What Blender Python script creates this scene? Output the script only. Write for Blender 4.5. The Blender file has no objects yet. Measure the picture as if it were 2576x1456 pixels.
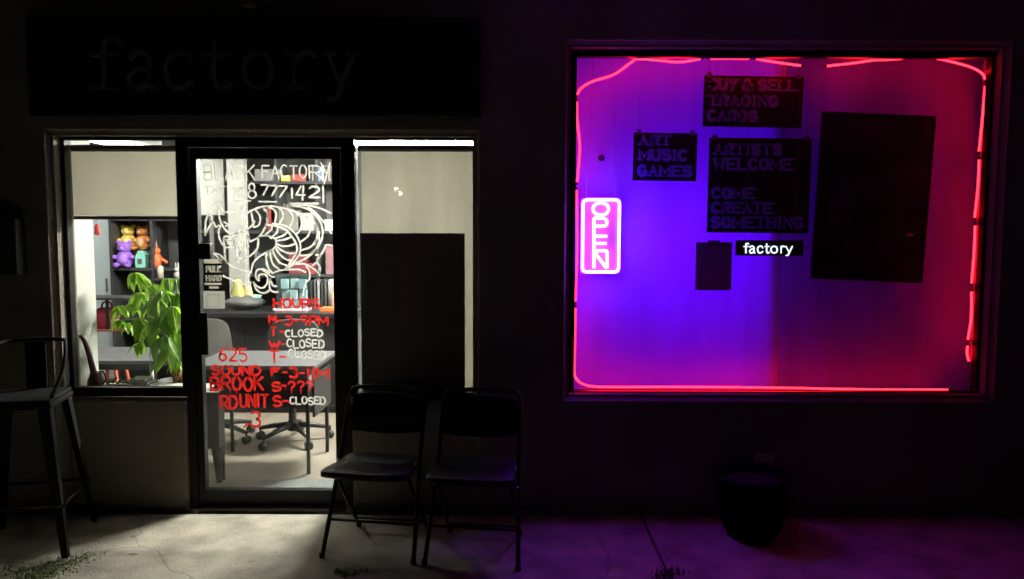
import bpy, bmesh, math, random
from mathutils import Vector, Matrix, Euler
R = math.radians
random.seed(7)
sc = bpy.context.scene
col = sc.collection

# ------------------------------------------------------------------ camera
CAM_Y, CAM_Z, TILT, ROLL, LENS = -4.2, 1.64, 4.4, 0.16, 26.0
cd = bpy.data.cameras.new('camera'); cam = bpy.data.objects.new('camera', cd); col.objects.link(cam)
cd.lens = LENS; cd.sensor_width = 36.0; cd.clip_start = 0.05; cd.clip_end = 500
cam.location = (0, CAM_Y, CAM_Z)
CAMROT = Euler((R(90 - TILT), 0, 0)).to_matrix() @ Matrix.Rotation(R(ROLL), 3, 'Z')
cam.rotation_euler = CAMROT.to_euler()
sc.camera = cam
# ------------------------------------------------------------------ world: night sky
w = bpy.data.worlds.new('World'); sc.world = w; w.use_nodes = True
nt = w.node_tree; bg = nt.nodes['Background']
sky = nt.nodes.new('ShaderNodeTexSky'); sky.sky_type = 'NISHITA'; sky.sun_disc = False
sky.sun_elevation = R(25); sky.sun_rotation = R(150)
nt.links.new(sky.outputs[0], bg.inputs[0]); bg.inputs[1].default_value = 0.0002
# faint moonlight
sd = bpy.data.lights.new('sun', 'SUN'); sd.energy = 0.0012; sd.angle = R(12); sd.color = (1, 0.95, 0.9)
so = bpy.data.objects.new('sun', sd); col.objects.link(so); so.rotation_euler = (R(55), 0, R(-25)); so.location = (-3, -6, 8)
# ------------------------------------------------------------------ view
vs = sc.view_settings; vs.view_transform = 'Standard'; vs.look = 'None'; vs.exposure = 0; vs.gamma = 1
vs.use_curve_mapping = False
cy = sc.cycles; cy.use_denoising = True; cy.max_bounces = 7; cy.diffuse_bounces = 4; cy.glossy_bounces = 3; cy.transparent_max_bounces = 24
cy.caustics_reflective = False; cy.caustics_refractive = False; cy.sample_clamp_indirect = 6
cy.use_light_tree = True

F = LENS / 36.0 * 2576
def at(x, y, Y):
    """the point on the plane at depth Y seen at photo position x, y (measured on a 2576 wide copy)"""
    d = CAMROT @ Vector(((x - 1288) / F, (728 - y) / F, -1))
    t = (Y - CAM_Y) / d.y
    return Vector((0, CAM_Y, CAM_Z)) + d * t
def atz(x, y, Z):
    d = CAMROT @ Vector(((x - 1288) / F, (728 - y) / F, -1))
    t = (Z - CAM_Z) / d.z
    return Vector((0, CAM_Y, CAM_Z)) + d * t
def X(x, y, Y): return at(x, y, Y).x
def Z(x, y, Y): return at(x, y, Y).z

# ------------------------------------------------------------------ materials
MATS = {}
def mat(name, c, rough=0.6, metal=0.0, var=0.12, scale=8.0, bump=0.0, bscale=60.0, spec=0.5, c2=None, coords='Object'):
    if name in MATS: return MATS[name]
    m = bpy.data.materials.new(name); m.use_nodes = True; n = m.node_tree; b = n.nodes['Principled BSDF']
    b.inputs['Roughness'].default_value = rough; b.inputs['Metallic'].default_value = metal
    b.inputs['Specular IOR Level'].default_value = spec
    tc = n.nodes.new('ShaderNodeTexCoord')
    no = n.nodes.new('ShaderNodeTexNoise'); no.inputs['Scale'].default_value = scale; no.inputs['Detail'].default_value = 6
    n.links.new(tc.outputs[coords], no.inputs['Vector'])
    rp = n.nodes.new('ShaderNodeValToRGB')
    a = [max(0, v * (1 - var)) for v in c]; z = [min(1, v * (1 + var)) for v in (c2 or c)]
    rp.color_ramp.elements[0].position = 0.32; rp.color_ramp.elements[1].position = 0.68
    rp.color_ramp.elements[0].color = (*a, 1); rp.color_ramp.elements[1].color = (*z, 1)
    n.links.new(no.outputs['Fac'], rp.inputs[0]); n.links.new(rp.outputs[0], b.inputs['Base Color'])
    if bump:
        nb = n.nodes.new('ShaderNodeTexNoise'); nb.inputs['Scale'].default_value = bscale; nb.inputs['Detail'].default_value = 8
        n.links.new(tc.outputs[coords], nb.inputs['Vector'])
        bp = n.nodes.new('ShaderNodeBump'); bp.inputs['Strength'].default_value = bump; bp.inputs['Distance'].default_value = 0.01
        n.links.new(nb.outputs['Fac'], bp.inputs['Height']); n.links.new(bp.outputs[0], b.inputs['Normal'])
    MATS[name] = m; return m
def emis(name, c, s=1.0):
    if name in MATS: return MATS[name]
    m = bpy.data.materials.new(name); m.use_nodes = True; n = m.node_tree; n.nodes.clear()
    e = n.nodes.new('ShaderNodeEmission'); e.inputs[0].default_value = (*c, 1); e.inputs[1].default_value = s
    o = n.nodes.new('ShaderNodeOutputMaterial'); n.links.new(e.outputs[0], o.inputs[0]); MATS[name] = m; return m
def cloth(name, c, tl=0.6, var=0.06, scale=3.0, stretch=None):
    """thin sheet that lets light through: diffuse + translucent"""
    if name in MATS: return MATS[name]
    m = bpy.data.materials.new(name); m.use_nodes = True; n = m.node_tree; n.nodes.clear()
    d = n.nodes.new('ShaderNodeBsdfDiffuse'); t = n.nodes.new('ShaderNodeBsdfTranslucent'); mx = n.nodes.new('ShaderNodeMixShader')
    mx.inputs[0].default_value = tl
    tc = n.nodes.new('ShaderNodeTexCoord'); no = n.nodes.new('ShaderNodeTexNoise'); no.inputs['Scale'].default_value = scale; no.inputs['Detail'].default_value = 5
    rp = n.nodes.new('ShaderNodeValToRGB'); rp.color_ramp.elements[0].position = .3; rp.color_ramp.elements[1].position = .7
    rp.color_ramp.elements[0].color = (*[v * (1 - var) for v in c], 1); rp.color_ramp.elements[1].color = (*[min(1, v * (1 + var)) for v in c], 1)
    mp = n.nodes.new('ShaderNodeMapping'); mp.inputs['Scale'].default_value = stretch or (1, 1, 1)
    n.links.new(tc.outputs['Object'], mp.inputs['Vector']); n.links.new(mp.outputs[0], no.inputs['Vector']); n.links.new(no.outputs['Fac'], rp.inputs[0])
    n.links.new(rp.outputs[0], d.inputs[0]); n.links.new(rp.outputs[0], t.inputs[0])
    o = n.nodes.new('ShaderNodeOutputMaterial')
    n.links.new(d.outputs[0], mx.inputs[1]); n.links.new(t.outputs[0], mx.inputs[2]); n.links.new(mx.outputs[0], o.inputs[0])
    MATS[name] = m; return m
def glass(name, tint=(0.97, 0.98, 0.975), base=0.035, dirt=0.007):
    if name in MATS: return MATS[name]
    m = bpy.data.materials.new(name); m.use_nodes = True; n = m.node_tree; n.nodes.clear()
    tr = n.nodes.new('ShaderNodeBsdfTransparent'); tr.inputs[0].default_value = (*tint, 1)
    gl = n.nodes.new('ShaderNodeBsdfGlossy'); gl.inputs['Roughness'].default_value = 0.02
    lw = n.nodes.new('ShaderNodeLayerWeight'); lw.inputs[0].default_value = 0.5
    p = n.nodes.new('ShaderNodeMath'); p.operation = 'POWER'; p.inputs[1].default_value = 5
    ma = n.nodes.new('ShaderNodeMath'); ma.operation = 'MULTIPLY_ADD'; ma.inputs[1].default_value = 0.6; ma.inputs[2].default_value = base
    n.links.new(lw.outputs['Facing'], p.inputs[0]); n.links.new(p.outputs[0], ma.inputs[0])
    mx = n.nodes.new('ShaderNodeMixShader'); n.links.new(ma.outputs[0], mx.inputs[0])
    n.links.new(tr.outputs[0], mx.inputs[1]); n.links.new(gl.outputs[0], mx.inputs[2])
    # smears of dust on the pane
    df = n.nodes.new('ShaderNodeBsdfTranslucent'); df.inputs[0].default_value = (.8, .8, .78, 1)
    tc = n.nodes.new('ShaderNodeTexCoord'); no = n.nodes.new('ShaderNodeTexNoise'); no.inputs['Scale'].default_value = 3; no.inputs['Detail'].default_value = 7
    n.links.new(tc.outputs['Object'], no.inputs['Vector'])
    mr = n.nodes.new('ShaderNodeMapRange'); mr.inputs[1].default_value = .45; mr.inputs[2].default_value = .8; mr.inputs[3].default_value = 0; mr.inputs[4].default_value = dirt
    n.links.new(no.outputs['Fac'], mr.inputs[0])
    m2 = n.nodes.new('ShaderNodeMixShader'); n.links.new(mr.outputs[0], m2.inputs[0]); n.links.new(mx.outputs[0], m2.inputs[1]); n.links.new(df.outputs[0], m2.inputs[2])
    o = n.nodes.new('ShaderNodeOutputMaterial'); n.links.new(m2.outputs[0], o.inputs[0]); MATS[name] = m; return m

STUCCO = mat('stucco', (.24, .205, .17), .9, var=.22, scale=1.6, bump=1.0, bscale=70)
CONC = mat('sidewalk_concrete', (.39, .36, .295), .85, var=.2, scale=5, bump=.6, bscale=70, c2=(.48, .445, .37))
def weather(m):
    n = m.node_tree; b = n.nodes['Principled BSDF']; link = b.inputs['Base Color'].links[0]; src = link.from_socket
    tc = n.nodes.new('ShaderNodeNewGeometry')
    nw = n.nodes.new('ShaderNodeTexNoise'); nw.inputs['Scale'].default_value = 3.2; nw.inputs['Detail'].default_value = 6
    n.links.new(tc.outputs['Position'], nw.inputs['Vector'])
    mixv = n.nodes.new('ShaderNodeMix'); mixv.data_type = 'RGBA'; mixv.blend_type = 'LINEAR_LIGHT'; mixv.inputs[0].default_value = .13
    n.links.new(tc.outputs['Position'], mixv.inputs[6]); n.links.new(nw.outputs['Color'], mixv.inputs[7])
    vo = n.nodes.new('ShaderNodeTexVoronoi'); vo.feature = 'DISTANCE_TO_EDGE'; vo.inputs['Scale'].default_value = .42
    n.links.new(mixv.outputs[2], vo.inputs['Vector'])
    cr = n.nodes.new('ShaderNodeMapRange'); cr.inputs[1].default_value = 0; cr.inputs[2].default_value = .0028; cr.inputs[3].default_value = .62; cr.inputs[4].default_value = 1
    n.links.new(vo.outputs['Distance'], cr.inputs[0])
    gr = n.nodes.new('ShaderNodeTexNoise'); gr.inputs['Scale'].default_value = 190; gr.inputs['Detail'].default_value = 3; n.links.new(tc.outputs['Position'], gr.inputs['Vector'])
    g2 = n.nodes.new('ShaderNodeMapRange'); g2.inputs[1].default_value = .3; g2.inputs[2].default_value = .7; g2.inputs[3].default_value = .72; g2.inputs[4].default_value = 1.22; n.links.new(gr.outputs['Fac'], g2.inputs[0])
    sp = n.nodes.new('ShaderNodeTexVoronoi'); sp.inputs['Scale'].default_value = 5.5; n.links.new(mixv.outputs[2], sp.inputs['Vector'])
    s2 = n.nodes.new('ShaderNodeMapRange'); s2.inputs[1].default_value = .05; s2.inputs[2].default_value = .1; s2.inputs[3].default_value = .5; s2.inputs[4].default_value = 1; n.links.new(sp.outputs['Distance'], s2.inputs[0])
    m1 = n.nodes.new('ShaderNodeMath'); m1.operation = 'MULTIPLY'; m2 = n.nodes.new('ShaderNodeMath'); m2.operation = 'MULTIPLY'
    n.links.new(cr.outputs[0], m1.inputs[0]); n.links.new(g2.outputs[0], m1.inputs[1]); n.links.new(m1.outputs[0], m2.inputs[0]); n.links.new(s2.outputs[0], m2.inputs[1])
    vm = n.nodes.new('ShaderNodeVectorMath'); vm.operation = 'SCALE'; n.links.new(src, vm.inputs[0]); n.links.new(m2.outputs[0], vm.inputs['Scale'])
    n.links.new(vm.outputs[0], b.inputs['Base Color'])
weather(CONC)
ASPH = mat('asphalt', (.05, .05, .05), .9, var=.2, scale=12, bump=.5)
ALU = mat('black_aluminium', (.012, .012, .013), .38, 0.0, var=.1, scale=20, spec=.2)
BLACKM = mat('black_painted_steel', (.014, .014, .016), .42, 0.0, var=.2, scale=30, spec=.28)
BLACKP = mat('black_plastic', (.016, .016, .018), .45, var=.1)
SIGNB = mat('black_sign_board', (.006, .006, .0075), .6, var=.1)
SIGNL = mat('grey_sign_letter', (.17, .17, .18), .6, var=.1)
GLASS = glass('window_glass')
WHITE = mat('white_paint', (.55, .56, .53), .6, var=.03)
PALEB = mat('pale_blue_paint', (.62, .72, .78), .5, var=.04)
CHAR = mat('charcoal_paint', (.08, .08, .083), .7, var=.2, scale=5)
SHELF = mat('black_shelf_laminate', (.035, .035, .038), .5, var=.2, scale=8)
FLOORM = mat('interior_concrete', (.185, .158, .126), .4, var=.2, scale=1.6, c2=(.225, .20, .165), bump=.05)
TABLEM = mat('grey_table_laminate', (.10, .103, .112), .4, var=.08)
GREYM = mat('grey_steel', (.22, .22, .23), .4, .5, var=.1)
SHADE = cloth('beige_shade_fabric', (.34, .32, .25), .48)
SHADEB = cloth('dimmed_beige_shade_fabric', (.22, .208, .165), .3, var=.16, scale=2.2, stretch=(2.5, 1, .6))  # same fabric as the left shade, colour darkened to offset the stronger light
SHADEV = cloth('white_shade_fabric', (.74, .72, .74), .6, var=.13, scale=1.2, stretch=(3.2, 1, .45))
SHADED = cloth('red_tinted_shade_fabric', (.38, .27, .31), .36, var=.26, scale=1.2, stretch=(2.6, 1, .6))  # red tint in the colour stands for the neon glow
TUBEW = emis('fluorescent_tube', (1, .98, .88), 75)

# ------------------------------------------------------------------ mesh helpers
class MB:
    def __init__(s): s.v = []; s.f = []; s.smooth = []
    def add(s, vs, fs, sm=False):
        o = len(s.v); s.v += [Vector(p) for p in vs]; s.f += [[i + o for i in f] for f in fs]; s.smooth += [sm] * len(fs)
    def box(s, x0, x1, y0, y1, z0, z1, M=None):
        vs = [Vector((x, y, z)) for x in (x0, x1) for y in (y0, y1) for z in (z0, z1)]
        if M: vs = [M @ p for p in vs]
        s.add(vs, [(0, 1, 3, 2), (4, 6, 7, 5), (0, 4, 5, 1), (2, 3, 7, 6), (0, 2, 6, 4), (1, 5, 7, 3)]); return s
    def tube(s, pts, r, n=8, closed=False, caps=True):
        pts = [Vector(p) for p in pts]; k = len(pts); rings = []
        rr = r if isinstance(r, (list, tuple)) else [r] * k
        prev = None
        for i, p in enumerate(pts):
            if closed: t = pts[(i + 1) % k] - pts[i - 1]
            else: t = pts[min(i + 1, k - 1)] - pts[max(i - 1, 0)]
            t.normalize()
            if prev is None:
                a = Vector((0, 0, 1)) if abs(t.z) < .9 else Vector((1, 0, 0)); u = t.cross(a).normalized()
            else:
                u = (prev - t * prev.dot(t)).normalized()
            prev = u; q = t.cross(u)
            rings.append([p + (u * math.cos(2 * math.pi * j / n) + q * math.sin(2 * math.pi * j / n)) * rr[i] for j in range(n)])
        vs = [p for ring in rings for p in ring]; fs = []
        m = k if closed else k - 1
        for i in range(m):
            a, b = i * n, ((i + 1) % k) * n
            for j in range(n): fs.append((a + j, a + (j + 1) % n, b + (j + 1) % n, b + j))
        if caps and not closed: fs += [tuple(range(n))[::-1], tuple((k - 1) * n + j for j in range(n))]
        s.add(vs, fs, True); return s
    def lathe(s, prof, c=(0, 0, 0), n=20, M=None, sx=1, sy=1):
        c = Vector(c); vs = []; fs = []
        for r, z in prof:
            for j in range(n):
                a = 2 * math.pi * j / n; p = Vector((r * math.cos(a) * sx, r * math.sin(a) * sy, z)) + c
                vs.append(M @ p if M else p)
        for i in range(len(prof) - 1):
            for j in range(n): fs.append((i * n + j, i * n + (j + 1) % n, (i + 1) * n + (j + 1) % n, (i + 1) * n + j))
        fs += [tuple(range(n))[::-1], tuple((len(prof) - 1) * n + j for j in range(n))]
        s.add(vs, fs, True); return s
    def ball(s, c, r, n=14, m=9, M=None):
        if not isinstance(r, (tuple, list)): r = (r, r, r)
        prof = []
        vs = []; fs = []; c = Vector(c)
        for i in range(m + 1):
            th = math.pi * i / m
            for j in range(n):
                a = 2 * math.pi * j / n
                p = Vector((r[0] * math.sin(th) * math.cos(a), r[1] * math.sin(th) * math.sin(a), -r[2] * math.cos(th)))
                p = (M @ p if M else p) + c; vs.append(p)
        for i in range(m):
            for j in range(n): fs.append((i * n + j, i * n + (j + 1) % n, (i + 1) * n + (j + 1) % n, (i + 1) * n + j))
        s.add(vs, fs, True); return s
    def prism(s, poly, y0, y1, M=None):
        k = len(poly); vs = [Vector((p[0], y0, p[1])) for p in poly] + [Vector((p[0], y1, p[1])) for p in poly]
        if M: vs = [M @ p for p in vs]
        fs = [tuple(range(k)), tuple(range(k, 2 * k))[::-1]] + [(i, i + k, (i + 1) % k + k, (i + 1) % k) for i in range(k)]
        s.add(vs, fs); return s
    def stroke(s, pts, r, y, t=.0015, M=None):
        """flat brush stroke in an x-z plane"""
        pts = [Vector((p[0], p[1])) for p in pts]; k = len(pts)
        if k < 2: return s
        L = []; Rr = []
        for i, p in enumerate(pts):
            d = (pts[min(i + 1, k - 1)] - pts[max(i - 1, 0)])
            if d.length < 1e-7: d = Vector((1, 0))
            d.normalize(); nrm = Vector((-d.y, d.x))
            if i == 0: p = p - d * r * .7
            if i == k - 1: p = p + d * r * .7
            q = r * (.72 if i in (0, k - 1) else 1)
            L.append(p + nrm * q); Rr.append(p - nrm * q)
        vs = []
        for a, b in zip(L, Rr):
            vs += [Vector((a.x, y, a.y)), Vector((b.x, y, b.y)), Vector((b.x, y + t, b.y)), Vector((a.x, y + t, a.y))]
        fs = []
        for i in range(k - 1):
            for j in range(4): fs.append((i * 4 + j, i * 4 + (j + 1) % 4, (i + 1) * 4 + (j + 1) % 4, (i + 1) * 4 + j))
        fs += [(0, 1, 2, 3), tuple((k - 1) * 4 + j for j in (3, 2, 1, 0))]
        if M: vs = [M @ p for p in vs]
        s.add(vs, fs); return s
    def mesh(s, name, bevel=0.0):
        me = bpy.data.meshes.new(name); me.from_pydata([tuple(p) for p in s.v], [], s.f)
        me.polygons.foreach_set('use_smooth', s.smooth)
        bm = bmesh.new(); bm.from_mesh(me)
        bmesh.ops.recalc_face_normals(bm, faces=bm.faces)
        if bevel:
            bmesh.ops.bevel(bm, geom=[e for e in bm.edges if len(e.link_faces) == 2 and e.calc_face_angle(0) > .6], offset=bevel, segments=2, affect='EDGES', profile=.6)
        bm.to_mesh(me); bm.free(); return me
    def build(s, name, m, parent=None, bevel=0.0):
        return obj(name, s.mesh(name, bevel), m, parent)
def obj(name, me, m, parent=None):
    if m is not None and not me.materials: me.materials.append(m)
    o = bpy.data.objects.new(name, me); col.objects.link(o)
    if parent: o.parent = parent
    return o
def tag(o, label=None, cat=None, group=None, kind=None):
    for k, v in (('label', label), ('category', cat), ('group', group), ('kind', kind)):
        if v: o[k] = v
    return o
def thing(name, label, cat, loc=(0, 0, 0), rotz=0, group=None):
    o = bpy.data.objects.new(name, None); col.objects.link(o); o.empty_display_size = .1
    o.location = loc; o.rotation_euler = (0, 0, rotz); return tag(o, label, cat, group)
def node(name, parent):
    o = bpy.data.objects.new(name, None); col.objects.link(o); o.parent = parent; o.empty_display_size = .05; return o
def copy_tree(o, parent=None):
    c = o.copy(); col.objects.link(c); c.parent = parent
    for ch in list(o.children): copy_tree(ch, c)
    return c
def box(name, m, parent, x0, x1, y0, y1, z0, z1, bevel=0.0):
    return MB().box(min(x0, x1), max(x0, x1), min(y0, y1), max(y0, y1), min(z0, z1), max(z0, z1)).build(name, m, parent, bevel)
def smooth(pts, n=6, closed=False):
    """Catmull-Rom through the points"""
    pts = [Vector(p) for p in pts]; k = len(pts)
    if k < 3: return pts
    out = []
    rng = k if closed else k - 1
    for i in range(rng):
        p1, p2 = pts[i], pts[(i + 1) % k]
        p0 = pts[i - 1] if (closed or i > 0) else p1 * 2 - p2
        p3 = pts[(i + 2) % k] if (closed or i + 2 < k) else p2 * 2 - p1
        for j in range(n):
            t = j / n
            out.append(.5 * ((2 * p1) + (p2 - p0) * t + (2 * p0 - 5 * p1 + 4 * p2 - p3) * t * t + (3 * p1 - p0 - 3 * p2 + p3) * t ** 3))
    if not closed: out.append(pts[-1])
    return out

# ------------------------------------------------------------------ stroke lettering
def arc(cx, cy, rx, ry, a0, a1, n=10):
    return [(cx + rx * math.cos(R(a0 + (a1 - a0) * i / n)), cy + ry * math.sin(R(a0 + (a1 - a0) * i / n))) for i in range(n + 1)]
O_ = arc(.5, .5, .5, .5, 90, 450, 18)
FONT = {
 'A': [[(0, 0), (.5, 1), (1, 0)], [(.2, .38), (.8, .38)]],
 'B': [[(0, 0), (0, 1)], [(0, 1), (.6, 1)] + arc(.6, .76, .32, .24, 90, -90, 8) + [(0, .52)], [(0, .52), (.62, .52)] + arc(.62, .26, .38, .26, 90, -90, 8) + [(0, 0)]],
 'C': [arc(.52, .5, .52, .5, 50, 310, 14)],
 'D': [[(0, 0), (0, 1)], [(0, 1), (.4, 1)] + arc(.4, .5, .6, .5, 90, -90, 12) + [(0, 0)]],
 'E': [[(1, 1), (0, 1), (0, 0), (1, 0)], [(0, .52), (.75, .52)]],
 'F': [[(1, 1), (0, 1), (0, 0)], [(0, .55), (.75, .55)]],
 'G': [arc(.5, .5, .5, .5, 50, 340, 14) + [(.98, .45), (.58, .45)]],
 'H': [[(0, 0), (0, 1)], [(1, 0), (1, 1)], [(0, .5), (1, .5)]],
 'I': [[(.5, 0), (.5, 1)]],
 'K': [[(0, 0), (0, 1)], [(1, 1), (0, .45)], [(.3, .6), (1, 0)]],
 'L': [[(0, 1), (0, 0), (1, 0)]],
 'M': [[(0, 0), (0, 1), (.5, .3), (1, 1), (1, 0)]],
 'N': [[(0, 0), (0, 1), (1, 0), (1, 1)]],
 'O': [O_],
 'P': [[(0, 0), (0, 1)], [(0, 1), (.6, 1)] + arc(.6, .74, .4, .26, 90, -90, 8) + [(0, .48)]],
 'R': [[(0, 0), (0, 1)], [(0, 1), (.6, 1)] + arc(.6, .74, .4, .26, 90, -90, 8) + [(0, .48)], [(.45, .48), (1, 0)]],
 'S': [arc(.5, .75, .46, .25, 30, 270, 10) + arc(.5, .25, .48, .25, 90, -150, 10)[1:]],
 'T': [[(.5, 0), (.5, 1)], [(0, 1), (1, 1)]],
 'U': [[(0, 1), (0, .35)] + arc(.5, .35, .5, .35, 180, 360, 10) + [(1, 1)]],
 'W': [[(0, 1), (.27, 0), (.5, .7), (.73, 0), (1, 1)]],
 'X': [[(0, 0), (1, 1)], [(0, 1), (1, 0)]],
 'Y': [[(0, 1), (.5, .48)], [(1, 1), (.3, -.1)]],
 '&': [[(1, 0), (.25, .68)] + arc(.45, .8, .22, .2, 200, -20, 8) + [(.15, .4)] + arc(.4, .22, .38, .22, 160, 320, 8) + [(.95, .5)]],
 '-': [[(.05, .5), (.95, .5)]],
 '?': [arc(.5, .72, .42, .28, 170, -60, 9) + [(.5, .3)], [(.5, .06), (.5, .02)]],
 '0': [O_], '1': [[(.5, 0), (.5, 1)]],
 '2': [arc(.5, .72, .46, .28, 160, -30, 8) + [(0, 0), (1, 0)]],
 '3': [arc(.45, .75, .45, .25, 140, -80, 9) + arc(.45, .26, .5, .26, 80, -140, 9)],
 '4': [[(.6, .98), (0, .35), (1, .35)], [(.85, 1), (.7, 0)]],
 '5': [[(.95, 1), (.1, 1), (.05, .58), (.5, .62)] + arc(.5, .3, .48, .31, 80, -140, 9)],
 '6': [[(.8, 1), (.35, .8), (.06, .4)] + arc(.5, .28, .46, .28, 160, 520, 14)],
 '7': [[(0, 1), (1, 1), (.3, 0)]],
 '8': [arc(.5, .76, .36, .24, -90, 270, 12), arc(.5, .26, .48, .26, 90, 450, 14)],
 '9': [arc(.5, .7, .42, .3, 0, 360, 12) + [(.8, 0)]],
}
def letters(mb, text, x0, x1, z0, z1, y, r, gap=.28, serif=0, jit=0.0, M=None, t=.0015, widths=None):
    """write text between x0..x1 (z0 bottom, z1 top)"""
    ws = [(.35 if c in 'I1' else .55 if c in ' -' else 1.25 if c in 'MW' else 1.0) for c in text]
    tot = sum(ws) + gap * (len(text) - 1); u = (x1 - x0) / tot; x = x0
    for c, wd in zip(text, ws):
        if c != ' ':
            cw = wd * u; dz = random.uniform(-jit, jit) * (z1 - z0); sl = random.uniform(-jit, jit) * .6
            for st in FONT[c]:
                pts = [(x + p[0] * cw + sl * p[1] * cw, z0 + dz + p[1] * (z1 - z0)) for p in st]
                mb.stroke(pts, r, y, t, M)
                if serif and c not in 'OCGS&':
                    for q in (st[0], st[-1]):
                        if q[1] in (0, 1):
                            px, pz = x + q[0] * cw, z0 + q[1] * (z1 - z0)
                            mb.stroke([(px - serif, pz), (px + serif, pz)], r * .45, y - .0003, t, M)
        x += (wd + gap) * u
    return mb

# ================================================================== THE SETTING
# ground and sidewalk
g = MB(); g.box(-60, 60, -80, -2.6, -.18, -.14); tag(g.build('street', ASPH), 'dark asphalt street in front of the sidewalk', kind='structure')
swalk = thing('sidewalk', 'worn concrete sidewalk in front of the shop', None); swalk['kind'] = 'structure'
JX = atz(1672, 1420, 0).x
js = [-30, -9.2, -6.1, JX - 4.2, JX - .004, JX + 2.1, JX + 4.2, 30]
for i in range(len(js) - 1):
    box('slab', CONC, swalk, js[i] + .006, js[i + 1] - .006, -2.55, -.002, -.14, 0, bevel=.006)
box('joint_bed', mat('joint_dirt', (.05, .045, .035), .95, var=.3, scale=30, bump=.6), swalk, -30, 30, -2.56, .0, -.16, -.02)
MB().box(-30, 30, -2.6, -2.56, -.18, -.004).build('kerb', CONC, swalk)

# interior floor, ceiling, walls
RX0, RX1, RY1, CZ = -6.6, -.16, 4.0, 2.75
tag(box('floor', FLOORM, None, RX0, RX1, .24, RY1, -.1, .012), 'smooth beige concrete shop floor', kind='structure')
tag(box('ceiling', mat('white_ceiling', (.5, .5, .48), .8, var=.03), None, RX0, 3.6, .24, RY1, CZ, CZ + .1), 'white shop ceiling', kind='structure')
tag(box('wall_back', CHAR, None, RX0, RX1, RY1, RY1 + .1, 0, CZ), 'dark grey back wall of the shop', kind='structure')
tag(box('wall_left', WHITE, None, RX0 - .1, RX0, .24, RY1, 0, CZ), 'white side wall of the shop', kind='structure')
tag(box('light_block_partition', WHITE, None, RX1, RX1 + .1, .24, RY1, 0, CZ), 'white partition wall added to keep shop light out of the side room', kind='structure')  # unseen wall, added to stop fluorescent light leaking behind the neon window
tag(box('wall_side_room_back', mat('grey_wall', (.4, .4, .42), .8), None, RX1 + .1, 3.6, 2.4, 2.5, 0, CZ), 'plain grey wall of the side room', kind='structure')
tag(box('wall_side_room_right', MATS['grey_wall'], None, 3.6, 3.7, .24, 2.5, 0, CZ), 'plain grey right wall of the side room', kind='structure')
tag(box('floor_side_room', FLOORM, None, RX1 + .1, 3.6, .24, 2.4, -.1, .012), 'concrete floor of the side room', kind='structure')

# ================================================================== BUILDING
bld = thing('shop_building', 'single storey stucco shop front with door and large lit window', 'building')
WT = .20
# openings (front wall plane is Y = 0)
SX0, SX1, SZ1 = X(117, 500, 0), X(1206, 600, 0), Z(660, 325, 0)
BX0, BX1, BZ0, BZ1 = X(1421, 550, 0), X(2524, 550, 0), Z(1960, 1010, 0), Z(1960, 101, 0)
CH = .032
def wall_with_openings():
    mb = MB(); xs = [-9, SX0, SX1, BX0, BX1, 8]; zs = [-.1, BZ0, SZ1, BZ1, 4.6]
    zs = sorted(zs)
    def hole(xa, xb, za, zb):
        if xa >= SX0 - 1e-6 and xb <= SX1 + 1e-6 and zb <= SZ1 + 1e-6: return True
        return xa >= BX0 - 1e-6 and xb <= BX1 + 1e-6 and za >= BZ0 - 1e-6 and zb <= BZ1 + 1e-6
    for i in range(len(xs) - 1):
        for j in range(len(zs) - 1):
            a, b, c, d = xs[i], xs[i + 1], zs[j], zs[j + 1]
            if hole(a, b, c, d): continue
            mb.add([(a, 0, c), (b, 0, c), (b, 0, d), (a, 0, d)], [(0, 1, 2, 3)])
            mb.add([(a, WT, c), (b, WT, c), (b, WT, d), (a, WT, d)], [(3, 2, 1, 0)])
    def ring(x0, x1, z0, z1, open_bottom):
        def loop(o, y): return [(x0 + o, y, z0 + (0 if open_bottom else o)), (x0 + o, y, z1 - o), (x1 - o, y, z1 - o), (x1 - o, y, z0 + (0 if open_bottom else o))]
        prof = [(0, 0), (CH * .12, CH * .45), (CH * .5, CH * .88), (CH, CH), (CH, WT)]
        ls = [loop(o, y) for o, y in prof]
        for A, B in zip(ls, ls[1:]):
            n = 3 if open_bottom else 4
            for k in range(n):
                k2 = (k + 1) % 4
                mb.add([A[k], A[k2], B[k2], B[k]], [(0, 1, 2, 3)])
    ring(SX0, SX1, -.1, SZ1, True); ring(BX0, BX1, BZ0, BZ1, False)
    return mb
me = wall_with_openings().mesh('wall')
obj('wall', me, STUCCO, bld)
box('roof_slab', STUCCO, bld, -9, 8, .0, 4.3, 4.6, 4.75)

box('bounce_overhang', mat('pale_bounce_surface', (.6, .58, .55), .8), bld, -.3, 8, -1.0, -.002, 3.12, 3.2)  # unseen overhang, added to bounce violet light onto the wall
FY0, FY1, GY = .09, .145, .12       # storefront frame front, back and glass depth
def window(x0, x1, z0, z1, px0, px1, pz0, pz1, name='storefront_window', gm=None):
    """outer rectangle and pane rectangle"""
    wn = node(name, bld)
    box('frame_bar', ALU, wn, x0, px0, FY0, FY1, z0, z1, .004)
    box('frame_bar', ALU, wn, px1, x1, FY0, FY1, z0, z1, .004)
    box('frame_bar', ALU, wn, px0, px1, FY0 + .001, FY1 - .001, pz1, z1, .004)
    box('frame_bar', ALU, wn, px0, px1, FY0 + .001, FY1 - .001, z0, pz0, .004)
    box('pane', gm or GLASS, wn, px0 - .004, px1 + .004, GY - .003, GY + .003, pz0 - .004, pz1 + .004)
    return wn
ix0, ix1, iz1 = SX0 + CH + .002, SX1 - CH - .002, SZ1 - CH - .002
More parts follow.
